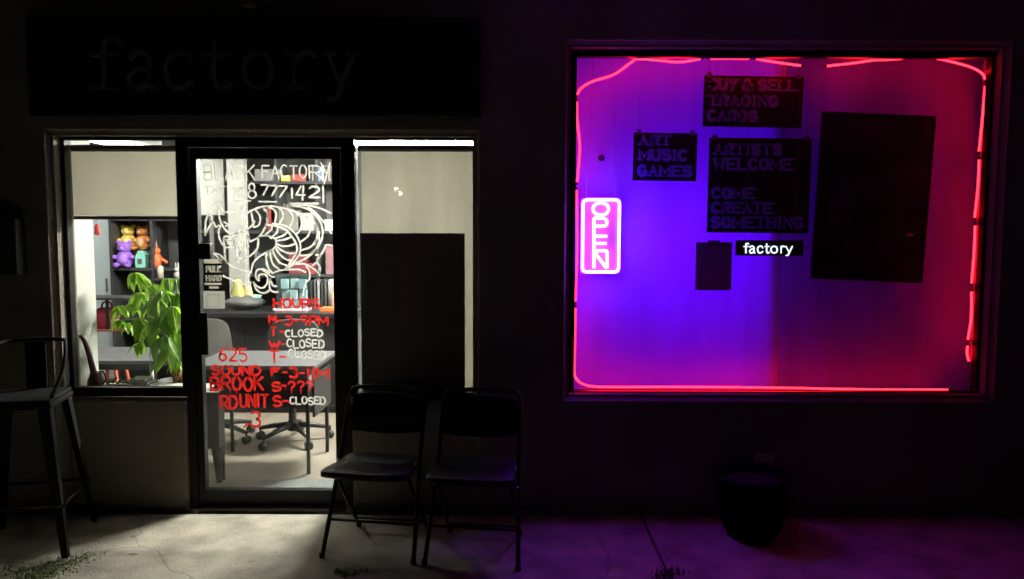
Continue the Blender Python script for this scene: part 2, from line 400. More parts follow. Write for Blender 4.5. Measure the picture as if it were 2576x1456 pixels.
# left window
LX0, LX1, LZ0, LZ1 = X(181, 660, GY), X(455, 660, GY), Z(320, 972, GY), Z(310, 353, GY)
DX0, DX1, DZ0, DZ1 = X(510, 810, GY), X(843, 810, GY), Z(680, 1229, GY), Z(670, 400, GY)
RGX0, RGX1, RGZ0, RGZ1 = X(897, 660, GY), X(1190, 660, GY), Z(1040, 985, GY), Z(1040, 353, GY)
MUL1 = (LX1 + DX0) / 2 - .005; MUL2 = (DX1 + RGX0) / 2 + .01
KZ0 = LZ0 - .055
wl = window(ix0, MUL1 - .028, KZ0, iz1, LX0, LX1, LZ0, LZ1)
wr = window(MUL2 + .028, ix1, KZ0, iz1, RGX0, RGX1, RGZ0, RGZ1)
# knee walls below the side windows, with sloping sills
def knee(x0, x1, nm='knee_wall'):
    kn = box(nm, STUCCO, bld, x0, x1, .06, WT, -.1, KZ0 - .035, .012)
    s = MB(); s.add([(x0, .035, KZ0 - .034), (x1, .035, KZ0 - .034), (x1, .035, KZ0 - .022), (x0, .035, KZ0 - .022), (x0, WT, KZ0 - .034), (x1, WT, KZ0 - .034), (x1, WT, KZ0 - .001), (x0, WT, KZ0 - .001)],
                    [(0, 1, 2, 3), (4, 7, 6, 5), (3, 2, 6, 7), (0, 4, 5, 1), (0, 3, 7, 4), (1, 5, 6, 2)])
    s.build('sill', STUCCO, kn)
knee(ix0, MUL1 - .029); knee(MUL2 + .029, ix1)
# door frame and door
fr = node('door_frame', bld)
box('jamb', ALU, fr, MUL1 - .0275, MUL1 + .022, FY0 - .004, FY1 + .02, 0, iz1, .003)
box('jamb', ALU, fr, MUL2 - .022, MUL2 + .0275, FY0 - .004, FY1 + .02, 0, iz1, .003)
box('header', ALU, fr, MUL1 + .022, MUL2 - .022, FY0 - .003, FY1 + .02, DZ1 + .065, iz1, .003)
box('threshold', mat('dark_threshold', (.03, .03, .03), .5), fr, MUL1 + .022, MUL2 - .022, .03, FY1 + .04, 0.001, .018, .004)
door = node('door', bld)
dx0, dx1, dz0, dz1 = MUL1 + .025, MUL2 - .025, .022, DZ1 + .06
box('stile', ALU, door, dx0, DX0, FY0 + .004, FY1, dz0, dz1, .003)
box('stile', ALU, door, DX1, dx1, FY0 + .004, FY1, dz0, dz1, .003)
box('rail', ALU, door, DX0, DX1, FY0 + .005, FY1 - .001, DZ1, dz1, .003)
box('rail', ALU, door, DX0, DX1, FY0 + .005, FY1 - .001, dz0, DZ0, .003)
box('pane', GLASS, door, DX0 - .004, DX1 + .004, GY - .003, GY + .003, DZ0 - .004, DZ1 + .004)
p0, p1 = at(498, 786, .06), at(527, 892, .06)
hm = MB(); hm.box(p0.x, p1.x, .042, .058, p1.z, p0.z); hm.box(p0.x, p0.x + .03, .058, .096, p0.z - .06, p0.z - .02); hm.box(p0.x, p0.x + .03, .058, .096, p1.z + .02, p1.z + .06)
hm.build('handle', BLACKM, door, .004)
p0, p1 = at(500, 612, .08), at(530, 652, .08)
box('lock', BLACKM, door, p0.x, p1.x, .075, .1162, p1.z, p0.z, .006)
# hinges / closer at right stile
for zz in (.35, 1.1, 1.85): box('hinge', BLACKM, door, dx1 - .008, dx1 + .002, .074, .0935, zz, zz + .11, .002)
# push bar seen through the glass
# big window
wb = window(BX0 + CH + .002, BX1 - CH - .002, BZ0 + CH + .002, BZ1 - CH - .002, X(1447, 560, GY), X(2467, 560, GY), Z(1950, 984, GY), Z(1950, 146, GY), 'display_window')

# ---- painted lettering and dragon on the door glass
PAINTW = cloth('white_glass_paint', (.72, .72, .67), .33, var=.18, scale=40)
PAINTR = cloth('red_glass_paint', (.62, .025, .022), .36, var=.25, scale=40)
PY = GY - .0065
def K(ox, oy, sc_):
    def f(u, v): 
        p = at((ox + u * sc_) / 1.04697, (oy + v * sc_) / 1.04697, PY); return (p.x, p.z)
    return f
K3, K4 = K(490, 380, 460 / 1763), K(490, 740, 460 / 1763)
KA, KB = K(500, 520, 220 / 1602), K(700, 520, 200 / 1456)
KC, KD = K(510, 660, 200 / 1618), K(690, 660, 200 / 1618)
def rough(pts, amp=.0007):
    out = []
    for p, q in zip(pts, pts[1:]):
        p, q = Vector((p[0], p[1])), Vector((q[0], q[1])); n = max(1, int((q - p).length / .009))
        for i in range(n): v = p.lerp(q, i / n); out.append((v.x + random.uniform(-amp, amp), v.y + random.uniform(-amp, amp)))
    out.append((pts[-1][0], pts[-1][1])); return out
class Brush(MB):
    drip = 0; lay = 0
    def stroke(s, pts, r, y, t=.0015, M=None):
        pts = [Vector(p) for p in rough(pts)]; k = len(pts); ph = random.uniform(0, 6); base = r * random.uniform(.92, 1.12); s.lay += .00012
        vs = []
        for i, p in enumerate(pts):
            d = pts[min(i + 1, k - 1)] - pts[max(i - 1, 0)]; d = d.normalized() if d.length > 1e-7 else Vector((1, 0)); nm = Vector((-d.y, d.x))
            e = min(i, k - 1 - i) ; q = base * (.8 if e == 0 else 1) * (1 + .13 * math.sin(i * 1.1 + ph) + .08 * math.sin(i * 2.7 + ph * 2) + random.uniform(-.05, .05))
            if i == 0: p = p - d * r * .7
            if i == k - 1: p = p + d * r * .7
            a, b = p + nm * q, p - nm * q * random.uniform(.9, 1.05); vs += [(a.x, y - s.lay % .002, a.y), (b.x, y - s.lay % .002, b.y)]
        s.add(vs, [(2 * i, 2 * i + 1, 2 * i + 3, 2 * i + 2) for i in range(k - 1)])
        if s.drip and random.random() < s.drip:
            p = min(pts, key=lambda v: v[1] + random.uniform(0, .01)); L = random.uniform(.008, .024); g_ = r * .3
            s.add([(p[0] - g_, y - .0021, p[1]), (p[0] + g_, y - .0021, p[1]), (p[0] + g_ * .8, y - .0021, p[1] - L), (p[0] - g_ * .8, y - .0021, p[1] - L)], [(0, 1, 2, 3)])
        return s
def word(mb, k, text, u0, u1, v0, v1, r=.0042, jit=.05, gap=.3):
    mt_, nm_ = mb; mb = Brush(); mb.drip = .45 if mt_ is PAINTR else 0; a = k(u0, v1); b = k(u1, v0); letters(mb, text, a[0], b[0], a[1], b[1], PY, r * (1.22 if mt_ is PAINTR else 1.02), gap, jit=jit); mb.build(nm_, mt_, door)
def strokes(mb, k, lst, r):
    for st in lst: mb.stroke([k(*p) if not isinstance(p, Vector) else k(p.x, p.y) for p in smooth([(a, b, 0) for a, b in st], 5)] if False else [k(p.x, p.y) for p in smooth([(a, b, 0) for a, b in st], 5)], r, PY)
m = (PAINTW, 'painted_word')
word(m, K3, 'BLACK', 185, 690, 205, 355, jit=.07); word(m, K3, 'FACTO', 770, 1215, 215, 340, jit=.06)
word(m, K3, 'R', 1245, 1360, 220, 345); word(m, K3, 'Y', 1365, 1455, 190, 385)
word(m, K3, 'TXT', 190, 400, 425, 490); word(m, K3, '7', 470, 512, 435, 530, .0046)
for ch, a, b, c, d in (('0', 525, 605, 440, 540), ('8', 625, 705, 390, 540), ('7', 760, 830, 412, 512), ('7', 838, 925, 415, 518), ('7', 915, 1020, 418, 530), ('1', 1050, 1090, 440, 540), ('4', 1112, 1200, 412, 555), ('2', 1242, 1350, 425, 535), ('1', 1365, 1405, 415, 580)):
    word(m, K3, ch, a, b, c, d, .0048)
m = Brush()
strokes(m, K3, [[(490, 570), (650, 570)], [(735, 577), (910, 580)], [(1050, 598), (1335, 597)]], .005)
m.build('painted_underline', PAINTW, door)
m = Brush()
strokes(m, KB, [
 [(0, 170), (120, 165), (300, 195), (480, 240), (620, 290), (760, 360), (880, 430), (960, 530), (990, 650), (978, 780), (930, 900)],
 [(640, 1110), (760, 1110), (860, 1080), (960, 980), (1020, 850), (1015, 650), (960, 520)],
 [(470, 110), (510, 150), (650, 175), (800, 220), (930, 320), (1040, 460), (1085, 600), (1085, 750), (1030, 900), (950, 1000), (860, 1100), (740, 1180), (560, 1270), (400, 1370)],
 [(560, 130), (860, 160), (1050, 210), (1250, 300)], [(800, 190), (900, 240), (1050, 400), (1150, 520), (1260, 690)],
 [(130, 500), (300, 520), (430, 570), (560, 690), (640, 820), (665, 960), (640, 1090), (540, 1230), (400, 1370)],
 [(0, 520), (200, 545), (330, 590), (430, 660), (520, 780), (590, 900), (600, 1000), (560, 1100), (480, 1230), (370, 1370)],
 [(0, 230), (30, 330), (20, 480)], [(60, 190), (150, 230), (200, 320), (180, 470)], [(250, 200), (320, 270), (330, 380), (270, 490)],
 [(440, 240), (510, 330), (520, 430), (470, 550)], [(580, 290), (660, 370), (690, 490), (650, 630), (590, 700)],
 [(770, 380), (840, 470), (860, 600), (800, 750), (670, 850)], [(975, 800), (870, 940), (690, 1010)],
 [(0, 720), (100, 750), (180, 790), (200, 860), (180, 950), (100, 1010), (0, 1050)],
 [(120, 540), (110, 610), (0, 710)], [(230, 580), (210, 670), (120, 750)], [(410, 670), (330, 730), (200, 780)], [(490, 750), (380, 800), (200, 830)],
 [(560, 890), (420, 930), (300, 925), (210, 890)], [(580, 1060), (430, 1065), (300, 1010), (200, 930)], [(490, 1210), (380, 1180), (260, 1080), (190, 960)],
 [(400, 1300), (260, 1240), (160, 1080), (140, 1000)], [(280, 1390), (150, 1290), (90, 1130), (90, 1020)], [(130, 1450), (40, 1330), (10, 1150), (30, 1060)],
 [(150, 1440), (300, 1390), (500, 1380), (640, 1380), (760, 1430)], [(560, 1280), (720, 1270), (830, 1310), (950, 1390), (1010, 1450)],
 [(960, 1100), (1060, 1090), (1130, 970), (1170, 910), (1280, 920)], [(1040, 1100), (960, 1250), (900, 1300)], [(1040, 1120), (990, 1240), (1040, 1340), (1030, 1450)],
], .0051)
strokes(m, KA, [
 [(600, 50), (480, 150), (380, 290), (310, 450), (295, 720)], [(300, 700), (370, 570), (450, 470), (500, 560), (560, 530)], [(370, 320), (420, 360), (430, 440)],
 [(590, 540), (555, 640), (560, 750), (600, 860), (660, 940), (670, 1050), (680, 1180), (720, 1260)],
 [(1070, 320), (1180, 250), (1300, 200), (1420, 170), (1500, 163)], [(1070, 330), (1080, 440), (1080, 580)],
 [(1180, 290), (1200, 400), (1200, 520), (1080, 620), (940, 690)], [(1260, 240), (1330, 330), (1350, 440), (1310, 540), (1220, 560), (1240, 450)],
 [(1420, 220), (1480, 300), (1490, 430), (1470, 520)], [(1150, 850), (1290, 780), (1380, 690), (1450, 560)],
 [(1310, 760), (1310, 900), (1280, 1000), (1180, 1100), (1080, 1150), (900, 1160), (860, 1050)], [(1330, 740), (1480, 730), (1560, 780)],
 [(1560, 1000), (1400, 1090), (1280, 1180), (1210, 1280), (1170, 1450)],
 [(580, 120), (620, 230), (700, 280), (850, 270), (980, 200), (1060, 190)], [(560, 250), (570, 400), (640, 560), (760, 680), (880, 690), (960, 640)],
 [(640, 780), (700, 740), (800, 760), (900, 680), (960, 760), (930, 900), (880, 960), (800, 940), (680, 950), (640, 780)],
 [(690, 830), (780, 800), (860, 860), (800, 900), (720, 880)], [(1000, 340), (1000, 520)], [(840, 860), (900, 1000), (960, 940), (1010, 850), (1000, 640)],
 [(870, 980), (900, 1120), (930, 1250)], [(1090, 900), (1060, 1080), (1040, 1240)], [(1100, 620), (1120, 760), (1090, 920), (1130, 940)],
 [(940, 960), (980, 1010), (940, 1100), (1010, 1010), (1060, 990)], [(660, 780), (760, 870), (840, 820), (900, 760)], [(1150, 830), (1090, 700)],
 [(450, 1080), (560, 1090), (660, 1180), (740, 1270), (850, 1340), (1000, 1390), (1130, 1420)], [(470, 1080), (560, 1180), (590, 1280), (570, 1340)],
 [(660, 470), (740, 520), (690, 545)],
], .0051)
strokes(m, KC, [[(600, 520), (700, 570), (780, 600), (900, 660), (1020, 710), (1130, 730)], [(1390, 640), (1330, 570), (1340, 430), (1440, 390), (1560, 420), (1618, 470)],
 [(1390, 600), (1400, 520), (1500, 500), (1570, 560), (1570, 680), (1500, 780), (1420, 790), (1330, 740), (1280, 660)], [(1280, 660), (1320, 800), (1420, 890), (1530, 900), (1618, 850)],
 [(1150, 790), (1170, 600), (1200, 430)], [(1210, 670), (1212, 730)]], .0051)
strokes(m, KD, [[(80, 890), (160, 830)], [(180, 600), (160, 720), (180, 830), (260, 880), (340, 880)], [(180, 640), (230, 740), (310, 760)], [(940, 330), (1010, 440), (1010, 600), (930, 690), (890, 860), (880, 950)],
 [(0, 400), (100, 470), (200, 550), (260, 560)], [(1220, 380), (1230, 520)]], .0051)
m.build('painted_dragon', PAINTW, door)
m = (PAINTW, 'painted_word')
for a, b, c, d in ((1005, 1375, 490, 555), (1020, 1390, 592, 668), (1035, 1405, 700, 775), (1050, 1405, 1175, 1245)): word(m, K4, 'CLOSED', a, b, c, d, .0046, .13, .3)
m = (PAINTR, 'painted_word')
word(m, K4, 'HOURS', 885, 1345, 180, 268, .005, .05); word(m, K4, 'M', 840, 905, 345, 420, .005); word(m, K4, '-3-9PM', 940, 1430, 355, 440, .0046, .05)
word(m, K4, 'T', 860, 905, 470, 550, .005); word(m, K4, '-', 945, 990, 490, 530, .0046); word(m, K4, 'W', 845, 945, 612, 675, .0055); word(m, K4, '-', 960, 1005, 610, 660, .0046)
word(m, K4, 'T', 848, 935, 700, 820, .0055); word(m, K4, '-', 945, 1005, 740, 790, .005)
word(m, K4, 'F', 862, 945, 880, 945, .0055); word(m, K4, '-3-11', 975, 1300, 875, 975, .0055, .04); word(m, K4, 'M', 1325, 1440, 880, 980, .0055)
word(m, K4, 'S', 870, 955, 1025, 1108, .0055); word(m, K4, '-???', 970, 1285, 1015, 1105, .005, .05)
word(m, K4, 'S', 882, 960, 1165, 1265, .006); word(m, K4, '-', 975, 1040, 1180, 1240, .005)
word(m, K4, '625', 335, 610, 680, 805, .005, .03, .35); word(m, K4, 'SOUND', 262, 745, 855, 945, .0058, .05, .34); word(m, K4, 'BROOK', 252, 775, 970, 1098, .0058, .06, .34)
word(m, K4, 'RD', 350, 512, 1160, 1285, .006, .04); word(m, K4, 'UNIT', 550, 822, 1148, 1272, .006, .06, .34); word(m, K4, '3', 655, 750, 1315, 1465, .006)
m = Brush(); strokes(m, K4, [[(660, 1440), (610, 1450), (585, 1478)]], .005)
m.build('painted_tail', PAINTR, door)
# notices taped to the door
def card(nm, x0, y0, x1, y1, mt, Y, parent, th=.001):
    a, b = at(x0, y0, Y), at(x1, y1, Y); return box(nm, mt, parent, a.x, b.x, Y, Y + th, b.z, a.z)
PAPER = cloth('white_paper', (.82, .82, .78), .5, var=.04)
NOTEB = mat('black_notice', (.03, .027, .026), .5)
nA = node('notice', door)
NY_ = GY - .008
for (xa, ya, xb, yb) in ((512, 663, 560, 668), (512, 685, 560, 692), (512, 707, 560, 711), (512, 717, 560, 720), (512, 726, 560, 732)): card('notice_band', xa, ya, xb, yb, NOTEB, NY_, nA)
for (xa, xb) in ((512, 517), (557, 560)): card('notice_band', xa, 668.3, xb, 684.7, NOTEB, NY_, nA); card('notice_band', xa, 692.3, xb, 706.7, NOTEB, NY_, nA)
GP = cloth('grey_print', (.62, .59, .54), .75)
nl = MB(); a, b = at(519, 684, NY_), at(555, 669, NY_); letters(nl, 'PULL', a.x, b.x, a.z, b.z, NY_, .0052); nl.build('notice_word', GP, nA)
nl = MB(); a, b = at(519, 706, NY_), at(556, 693, NY_); letters(nl, 'HARD', a.x, b.x, a.z, b.z, NY_, .0052); nl.build('notice_word', GP, nA)
for (xa, ya, xb, yb) in ((512, 651, 558, 662.7), (515, 711.3, 557, 716.7), (526, 720.3, 550, 725.7)): card('notice_strip', xa, ya, xb, yb, GP, NY_, nA)
nB = card('paper_card', 511, 732, 566, 776, PAPER, GY - .0078, door)
a, b = at(520, 741, GY - .0085), at(551, 772, GY - .0085)
nq = MB()
for st in ([(a.x, a.z), (b.x, a.z)], [(b.x, a.z), (b.x, b.z)], [(b.x, b.z), (a.x, b.z)], [(a.x, b.z), (a.x, a.z)]): nq.stroke(st, .0018, GY - .0088, .0008)
nq.build('card_border', cloth('pale_grey_print', (.5, .5, .48), .5), nB)

# ================================================================== SIGNS ON THE FACADE
sg = thing('shop_sign', 'long black sign board with dim grey lettering above the shop door', 'sign', (0, 0, 0))
a, b = at(62, 40, -.05), at(1208, 292, -.05)
box('board', SIGNB, sg, a.x, b.x, -.05, -.004, b.z, a.z, .006)
sl = MB(); SY = -.062
def glyph(lst, x0, y0, wd, ht, r):
    for st in lst:
        pts = smooth([(p[0], p[1], 0) for p in st], 6) if len(st) > 3 else [Vector((p[0], p[1], 0)) for p in st]
        q = []
        for p in pts:
            v = at(x0 + p.x * wd, y0 - p.y * ht, SY); q.append((v.x, v.z))
        sl.stroke(q, r, SY, .012)
# lower case slab letters; baseline y0, x height 1, ascender 1.5
def row(x):  return x
BASE, XH = 222, 88
G = {
 'f': [[(1, 1.32), (.8, 1.42), (.58, 1.35), (.5, 1.1), (.5, .6), (.5, 0)], [(.1, .95), (.95, .95)], [(.15, 0), (.9, 0)]],
 'a': [[(.1, .85), (.3, 1), (.62, .98), (.78, .78), (.78, .4), (.78, .1), (.95, 0)], [(.78, .55), (.35, .55), (.08, .3), (.2, .03), (.5, .02), (.78, .22)]],
 'c': [[(.9, .75), (.75, .97), (.45, 1), (.12, .8), (.08, .4), (.25, .06), (.55, 0), (.92, .2)]],
 't': [[(.4, 1.35), (.4, .8), (.4, .25), (.5, .03), (.72, 0), (.95, .12)], [(.05, .95), (.9, .95)]],
 'o': [[(.5, 1), (.15, .85), (.05, .5), (.15, .15), (.5, 0), (.85, .15), (.95, .5), (.85, .85), (.5, 1)]],
 'r': [[(.3, 0), (.3, .98)], [(.05, .97), (.3, .97)], [(.05, 0), (.7, 0)], [(.3, .6), (.45, .88), (.7, 1), (.98, .92)]],
 'y': [[(.08, .97), (.52, .05)], [(.95, .97), (.52, .05), (.35, -.32), (.1, -.36)], [(0, .97), (.3, .97)], [(.75, .97), (1.05, .97)]],
}
for chx, gx in zip('factory', (222, 318, 412, 508, 610, 716, 818)):
    glyph(G[chx], gx, BASE - (gx - 222) * .006, 76, XH, .013)
sl.build('lettering', SIGNL, sg)

tag(box('wall_utility_box', mat('dark_grey_box', (.03, .03, .032), .6), None, X(-60, 620, -.08), X(44, 620, -.08), -.09, -.002, Z(20, 690, -.08), Z(20, 548, -.08), .01), 'dark grey utility box on the wall left of the shop window', 'utility box')
lb = thing('sign_lamp_bracket', 'small dark lamp bracket fixed above the long sign board', 'wall lamp', at(650, 6, -.004))
MB().tube([(0, 0, .06), (0, -.05, .05), (0, -.09, .0)], .012, 8).build('arm', BLACKM, lb)
MB().lathe([(.012, .0), (.035, -.03), (.045, -.06), (.04, -.062)], (0, -.095, .01), 14).build('lamp_shade', GREYM, lb)
vt = thing('wall_vent', 'small rectangular metal vent low on the wall under the neon window', 'vent', at(1921, 1150, 0))
box('frame', mat('light_grey_vent', (.75, .75, .75), .5), vt, -.055, .055, -.012, -.001, -.026, .026, .003)
for i in range(4): box('slat', MATS['light_grey_vent'], vt, -.046, .046, -.018, -.0125, -.018 + i * .011, -.012 + i * .011, .001)

# ================================================================== WINDOW SHADES
def roller_shade(label, x0, x1, ztop, zbot, y, m, roll=True, wr_=.005):
    s = thing('roller_shade', label, 'window shade', ((x0 + x1) / 2, y, zbot))
    h = ztop - zbot; w2 = (x1 - x0) / 2
    mb = MB(); n, q = 48, 30; vs = []; fs = []; ph = random.uniform(0, 6)
    for k in range(q + 1):
        for i in range(n + 1):
            u = -w2 + 2 * w2 * i / n; v = h * k / q; f = 1 - .75 * k / q
            o = f * wr_ * (.5 * math.sin(u * 9 + ph) + .3 * math.sin(u * 23 + v * 3 + ph * 2) + .25 * math.sin(v * 7 + u * 4) + .12 * math.sin(u * 51 - v * 5))
            vs.append((u, o, v))
    for k in range(q):
        for i in range(n): a_ = k * (n + 1) + i; fs.append((a_, a_ + 1, a_ + n + 2, a_ + n + 1))
    mb.add(vs, fs, True)
    mb.build('fabric', m, s)
    if roll:
        MB().tube([(-w2 - .01, -.028, h + .0), (w2 + .01, -.028, h + .0)], .02, 14).build('roller', mat('shade_roller', (.10, .09, .075), .7), s)
    MB().box(-w2, w2, -.006, .006, -.022, -.001).build('bottom_bar', mat('shade_bar', (.16, .15, .12), .5), s, .003)
    return s
SHY = .24
roller_shade('beige roller shade pulled halfway down behind the left window with the plant', X(150, 450, SHY), X(458, 450, SHY), Z(310, 374, SHY), Z(310, 543, SHY), SHY, SHADE)
roller_shade('beige roller shade drawn fully down behind the narrow window right of the door', X(909, 450, SHY), X(1205, 450, SHY), Z(1040, 374, SHY), Z(1040, 1010, SHY), SHY, SHADEB)
VSY = .30
vsh = roller_shade('white shade in the left half of the neon window, glowing violet', X(1400, 560, VSY), X(1968, 560, VSY), Z(1950, 112, VSY), Z(1950, 1040, VSY), VSY, SHADEV, True, .013)
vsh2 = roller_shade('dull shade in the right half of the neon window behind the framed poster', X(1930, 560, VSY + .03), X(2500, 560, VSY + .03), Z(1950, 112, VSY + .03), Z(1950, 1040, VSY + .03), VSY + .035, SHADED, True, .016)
# dark board in the narrow window
bd = thing('dark_board', 'tall plain dark board leaning inside the narrow window behind the folding chairs', 'board', at(1038, 975, .19))
a, b = at(906, 586, .19), at(1170, 990, .19); lo = at(1038, 975, .19); b.z = KZ0 + .001
MB().box(a.x - lo.x, b.x - lo.x, -.004, .004, b.z - lo.z, a.z - lo.z).build('panel', mat('dark_brown_board', (.26, .20, .18), .7), bd)

# ================================================================== NEON WINDOW: things in it
RED = emis('red_neon', (25.0, .14, .30), 1)
NY = .165
def rope(label, pts, r=.0058):
    P = [at(x, y, NY) for x, y in pts]; P = smooth(P, 6)
    c = P[len(P) // 2]
    t = thing('neon_tube', label, 'neon light', c, 0, 'red neon tubes round the window edge')
    MB().tube([p - c for p in P], r, 8).build('tube', RED, t)
    for e, d in ((P[0], P[1]), (P[-1], P[-2])):
        v = (e - d).normalized(); e = e - c
        MB().tube([e + v * .001, e + v * .016], r * 1.25, 8).build('end_cap', BLACKP, t)
    return t
rope('red neon tube bending across the top left corner of the window', [(1452, 238), (1462, 222), (1490, 205), (1545, 187), (1590, 155), (1606, 148), (1660, 152), (1710, 156), (1762, 148)])
rope('short straight red neon tube above the trading cards sign', [(1787, 147), (1884, 147)])
rope('red neon tube drooping to the right above the trading cards sign', [(1902, 148), (1950, 156), (2014, 165)])
rope('red neon tube rising to the right above the large dark poster', [(2080, 166), (2150, 158), (2200, 151), (2250, 149), (2304, 142)])
rope('red neon tube curving round the top right corner of the window', [(2333, 142), (2385, 153), (2440, 168), (2470, 184), (2478, 199)])
rope('topmost of the straight red neon tubes on the right window edge', [(2478, 217), (2471, 300), (2463, 380)])
rope('second straight red neon tube from the top on the right window edge', [(2463, 402), (2460, 470), (2452, 547)])
rope('third straight red neon tube from the top on the right window edge', [(2453, 568), (2450, 640), (2444, 712)])
rope('fourth straight red neon tube from the top on the right window edge', [(2444, 734), (2443, 800), (2435, 854)])
rope('shortest red neon tube, low on the right window edge', [(2434, 870), (2433, 890), (2437, 908)])
rope('red neon tube on the left window edge above the OPEN sign', [(1451, 256), (1452, 300), (1458, 360), (1457, 400), (1452, 457)])
rope('red neon tube on the left window edge beside the OPEN sign', [(1451, 478), (1452, 540), (1452, 640), (1448, 758)], .0045)
rope('long red neon tube along the bottom of the window', [(1448, 775), (1446, 860), (1445, 930), (1449, 951), (1470, 967), (1520, 973), (1700, 973), (1950, 975), (2150, 979), (2384, 980)])
cw = thing('neon_cable_end', 'loose clear cable end in the bottom right corner of the neon window', 'cable', at(2405, 978, NY))
c0 = at(2405, 978, NY); P = [at(x, y, NY) - c0 for x, y in ((2376, 980), (2392, 972), (2404, 981), (2420, 980), (2434, 966))]
MB().tube(smooth(P, 5), .004, 6).build('cable', mat('clear_cable', (.75, .7, .72), .25), cw)
c1 = thing('neon_cable', 'thin dark lead running up the neon window right edge above the cable end', 'cable', at(2436, 940, NY))
c0 = at(2436, 940, NY); MB().tube([at(2437, 912, NY) - c0, at(2438, 940, NY) - c0, at(2436, 964, NY) - c0], .0025, 6).build('cable', BLACKP, c1)

# OPEN sign
op = thing('open_sign', 'upright glowing OPEN sign in the left of the neon window', 'neon sign', at(1510, 690, .17))
o0 = at(1510, 690, .17); OY = 0.0
VIO = emis('open_sign_border_tube', (15, 2.6, 125), 1)
MAG = emis('open_sign_letter_tube', (28, 2.2, 18), 1)
def opp(x, y, dy=0): p = at(x, y, .17 + dy) - o0; return p
a, b = opp(1467, 502), opp(1556, 684)
def rrect(x0, x1, z0, z1, rad, y, n=5):
    out = []
    for cx, cz, a0 in ((x1 - rad, z1 - rad, 0), (x0 + rad, z1 - rad, 90), (x0 + rad, z0 + rad, 180), (x1 - rad, z0 + rad, 270)):
        for i in range(n + 1):
            an = R(a0 + 90 * i / n); out.append(Vector((cx + rad * math.cos(an), y, cz + rad * math.sin(an))))
    return out
MB().tube(rrect(a.x, b.x, b.z, a.z, .026, 0), .0085, 10, closed=True).build('border_tube', VIO, op)
KO = lambda u, v: opp((1500 + u * 180 / 1092) / 1.04697, (500 + v * 240 / 1456) / 1.04697)
lo_ = MB()
def lt(pts, cl=False, sm=True):
    P = [KO(u, v) for u, v in pts]; P = smooth(P, 5, cl) if sm and len(P) > 2 else P
    for p in P: p.y = -.004
    lo_.tube(P, .0088, 8, closed=cl)
lt([(500, 205), (590, 235), (622, 300), (590, 375), (500, 400), (410, 375), (375, 300), (410, 235)], True)
lt([(390, 620), (390, 450)]); lt([(390, 450), (530, 450), (590, 485), (595, 530), (560, 575), (390, 580)])
lt([(390, 610), (390, 970)]); lt([(390, 660), (400, 655)]) ; lt([(390, 740), (600, 740)]); lt([(390, 855), (590, 855)])
lt([(390, 970), (600, 970)]); lt([(390, 1250), (390, 975)]); lt([(395, 990), (590, 1250)], sm=False); lt([(602, 975), (600, 1250)])
lo_.build('letter_tubes', MAG, op)
box('backing_plate', mat('clear_acrylic_back', (.22, .16, .22), .3), op, a.x - .012, b.x + .012, .018, .022, b.z - .012, a.z + .012, .0015)
for sx in (a.x + .02, b.x - .02): MB().tube([(sx, .02, a.z + .012), (sx * .6, .02, BZ1 - o0.z - .02)], .0008, 5).build('hanging_wire', GREYM, op)

# violet lamp standing behind the shade (its glow is what shows through)
vy = .86
vl = thing('violet_tube_lamp', 'violet LED tube on a stand glowing through the white shade', 'lamp', (X(1640, 600, vy), vy, .012))
zl_ = Z(1640, 620, vy) - .012; hw = (X(1820, 600, vy) - X(1460, 600, vy)) / 2
for s_ in (-1, 1):
    MB().lathe([(.1, 0), (.1, .015), (.02, .025)], (s_ * hw * .8, 0, 0), 16).build('base', BLACKM, vl)
    MB().tube([(s_ * hw * .8, 0, .015), (s_ * hw * .8, 0, zl_ - .03)], .009, 8).build('pole', BLACKM, vl)
MB().tube([(-hw, 0, zl_), (hw, 0, zl_)], .028, 14).build('tube', emis('violet_tube', (7.5, .0, 84.0), 1), vl)

# signs hanging in the neon window
POSTB = mat('black_card', (.006, .006, .008), .55, var=.1)
LETG = mat('violet_lit_sign_print', (.17, .16, .70), .7, var=.1)  # violet glow on the letters put into their colour
def poster(name, label, x0, y0, x1, y1, rows, tilt=0, Y=.26, m=POSTB, r=.0108, serif=.015):
    a, b = at(x0, y0, Y), at(x1, y1, Y); c = Vector(((a.x + b.x) / 2, Y, b.z))
    t = thing(name, label, 'sign', c); t.rotation_euler = (0, R(tilt), 0)
    w2 = (b.x - a.x) / 2; h = a.z - b.z
    MB().box(-w2, w2, -.003, .003, 0, h).build('card', m, t)
    for sx in (-1, 1): MB().tube([(sx * (w2 - .03), 0, h), (sx * (w2 - .03), 0, BZ1 - c.z + .1)], .0006, 4).build('hanging_wire', GREYM, t)
    for sx in (-1, 1): MB().box(sx * (w2 - .03) - .014, sx * (w2 - .03) + .014, -.0042, -.0032, h - .012, h + .02).build('tape', cloth('clear_tape', (.35, .3, .4), .6), t)
    for (txt, ux0, uy0, ux1, uy1) in rows:
        p, q = at(ux0, uy0, Y) - c, at(ux1, uy1, Y) - c
        lm = MB(); letters(lm, txt, p.x, q.x, q.z, p.z, -.006, r, .42, serif=serif, t=.002); lm.build('lettering', LETG, t)
    return t
poster('hanging_sign', 'black sign reading BUY & SELL TRADING CARDS in the neon window', 1770, 191, 2016, 320,
       [('BUY', 1784, 202, 1850, 226), ('&', 1868, 202, 1890, 226), ('SELL', 1908, 202, 2000, 226), ('TRADING', 1783, 242, 1954, 266), ('CARDS', 1781, 280, 1902, 304)], .8)
poster('hanging_sign', 'small black sign reading ART MUSIC GAMES in the neon window', 1593, 334, 1751, 455,
       [('ART', 1608, 342, 1684, 364), ('MUSIC', 1608, 378, 1726, 402), ('GAMES', 1606, 418, 1738, 442)], .6)
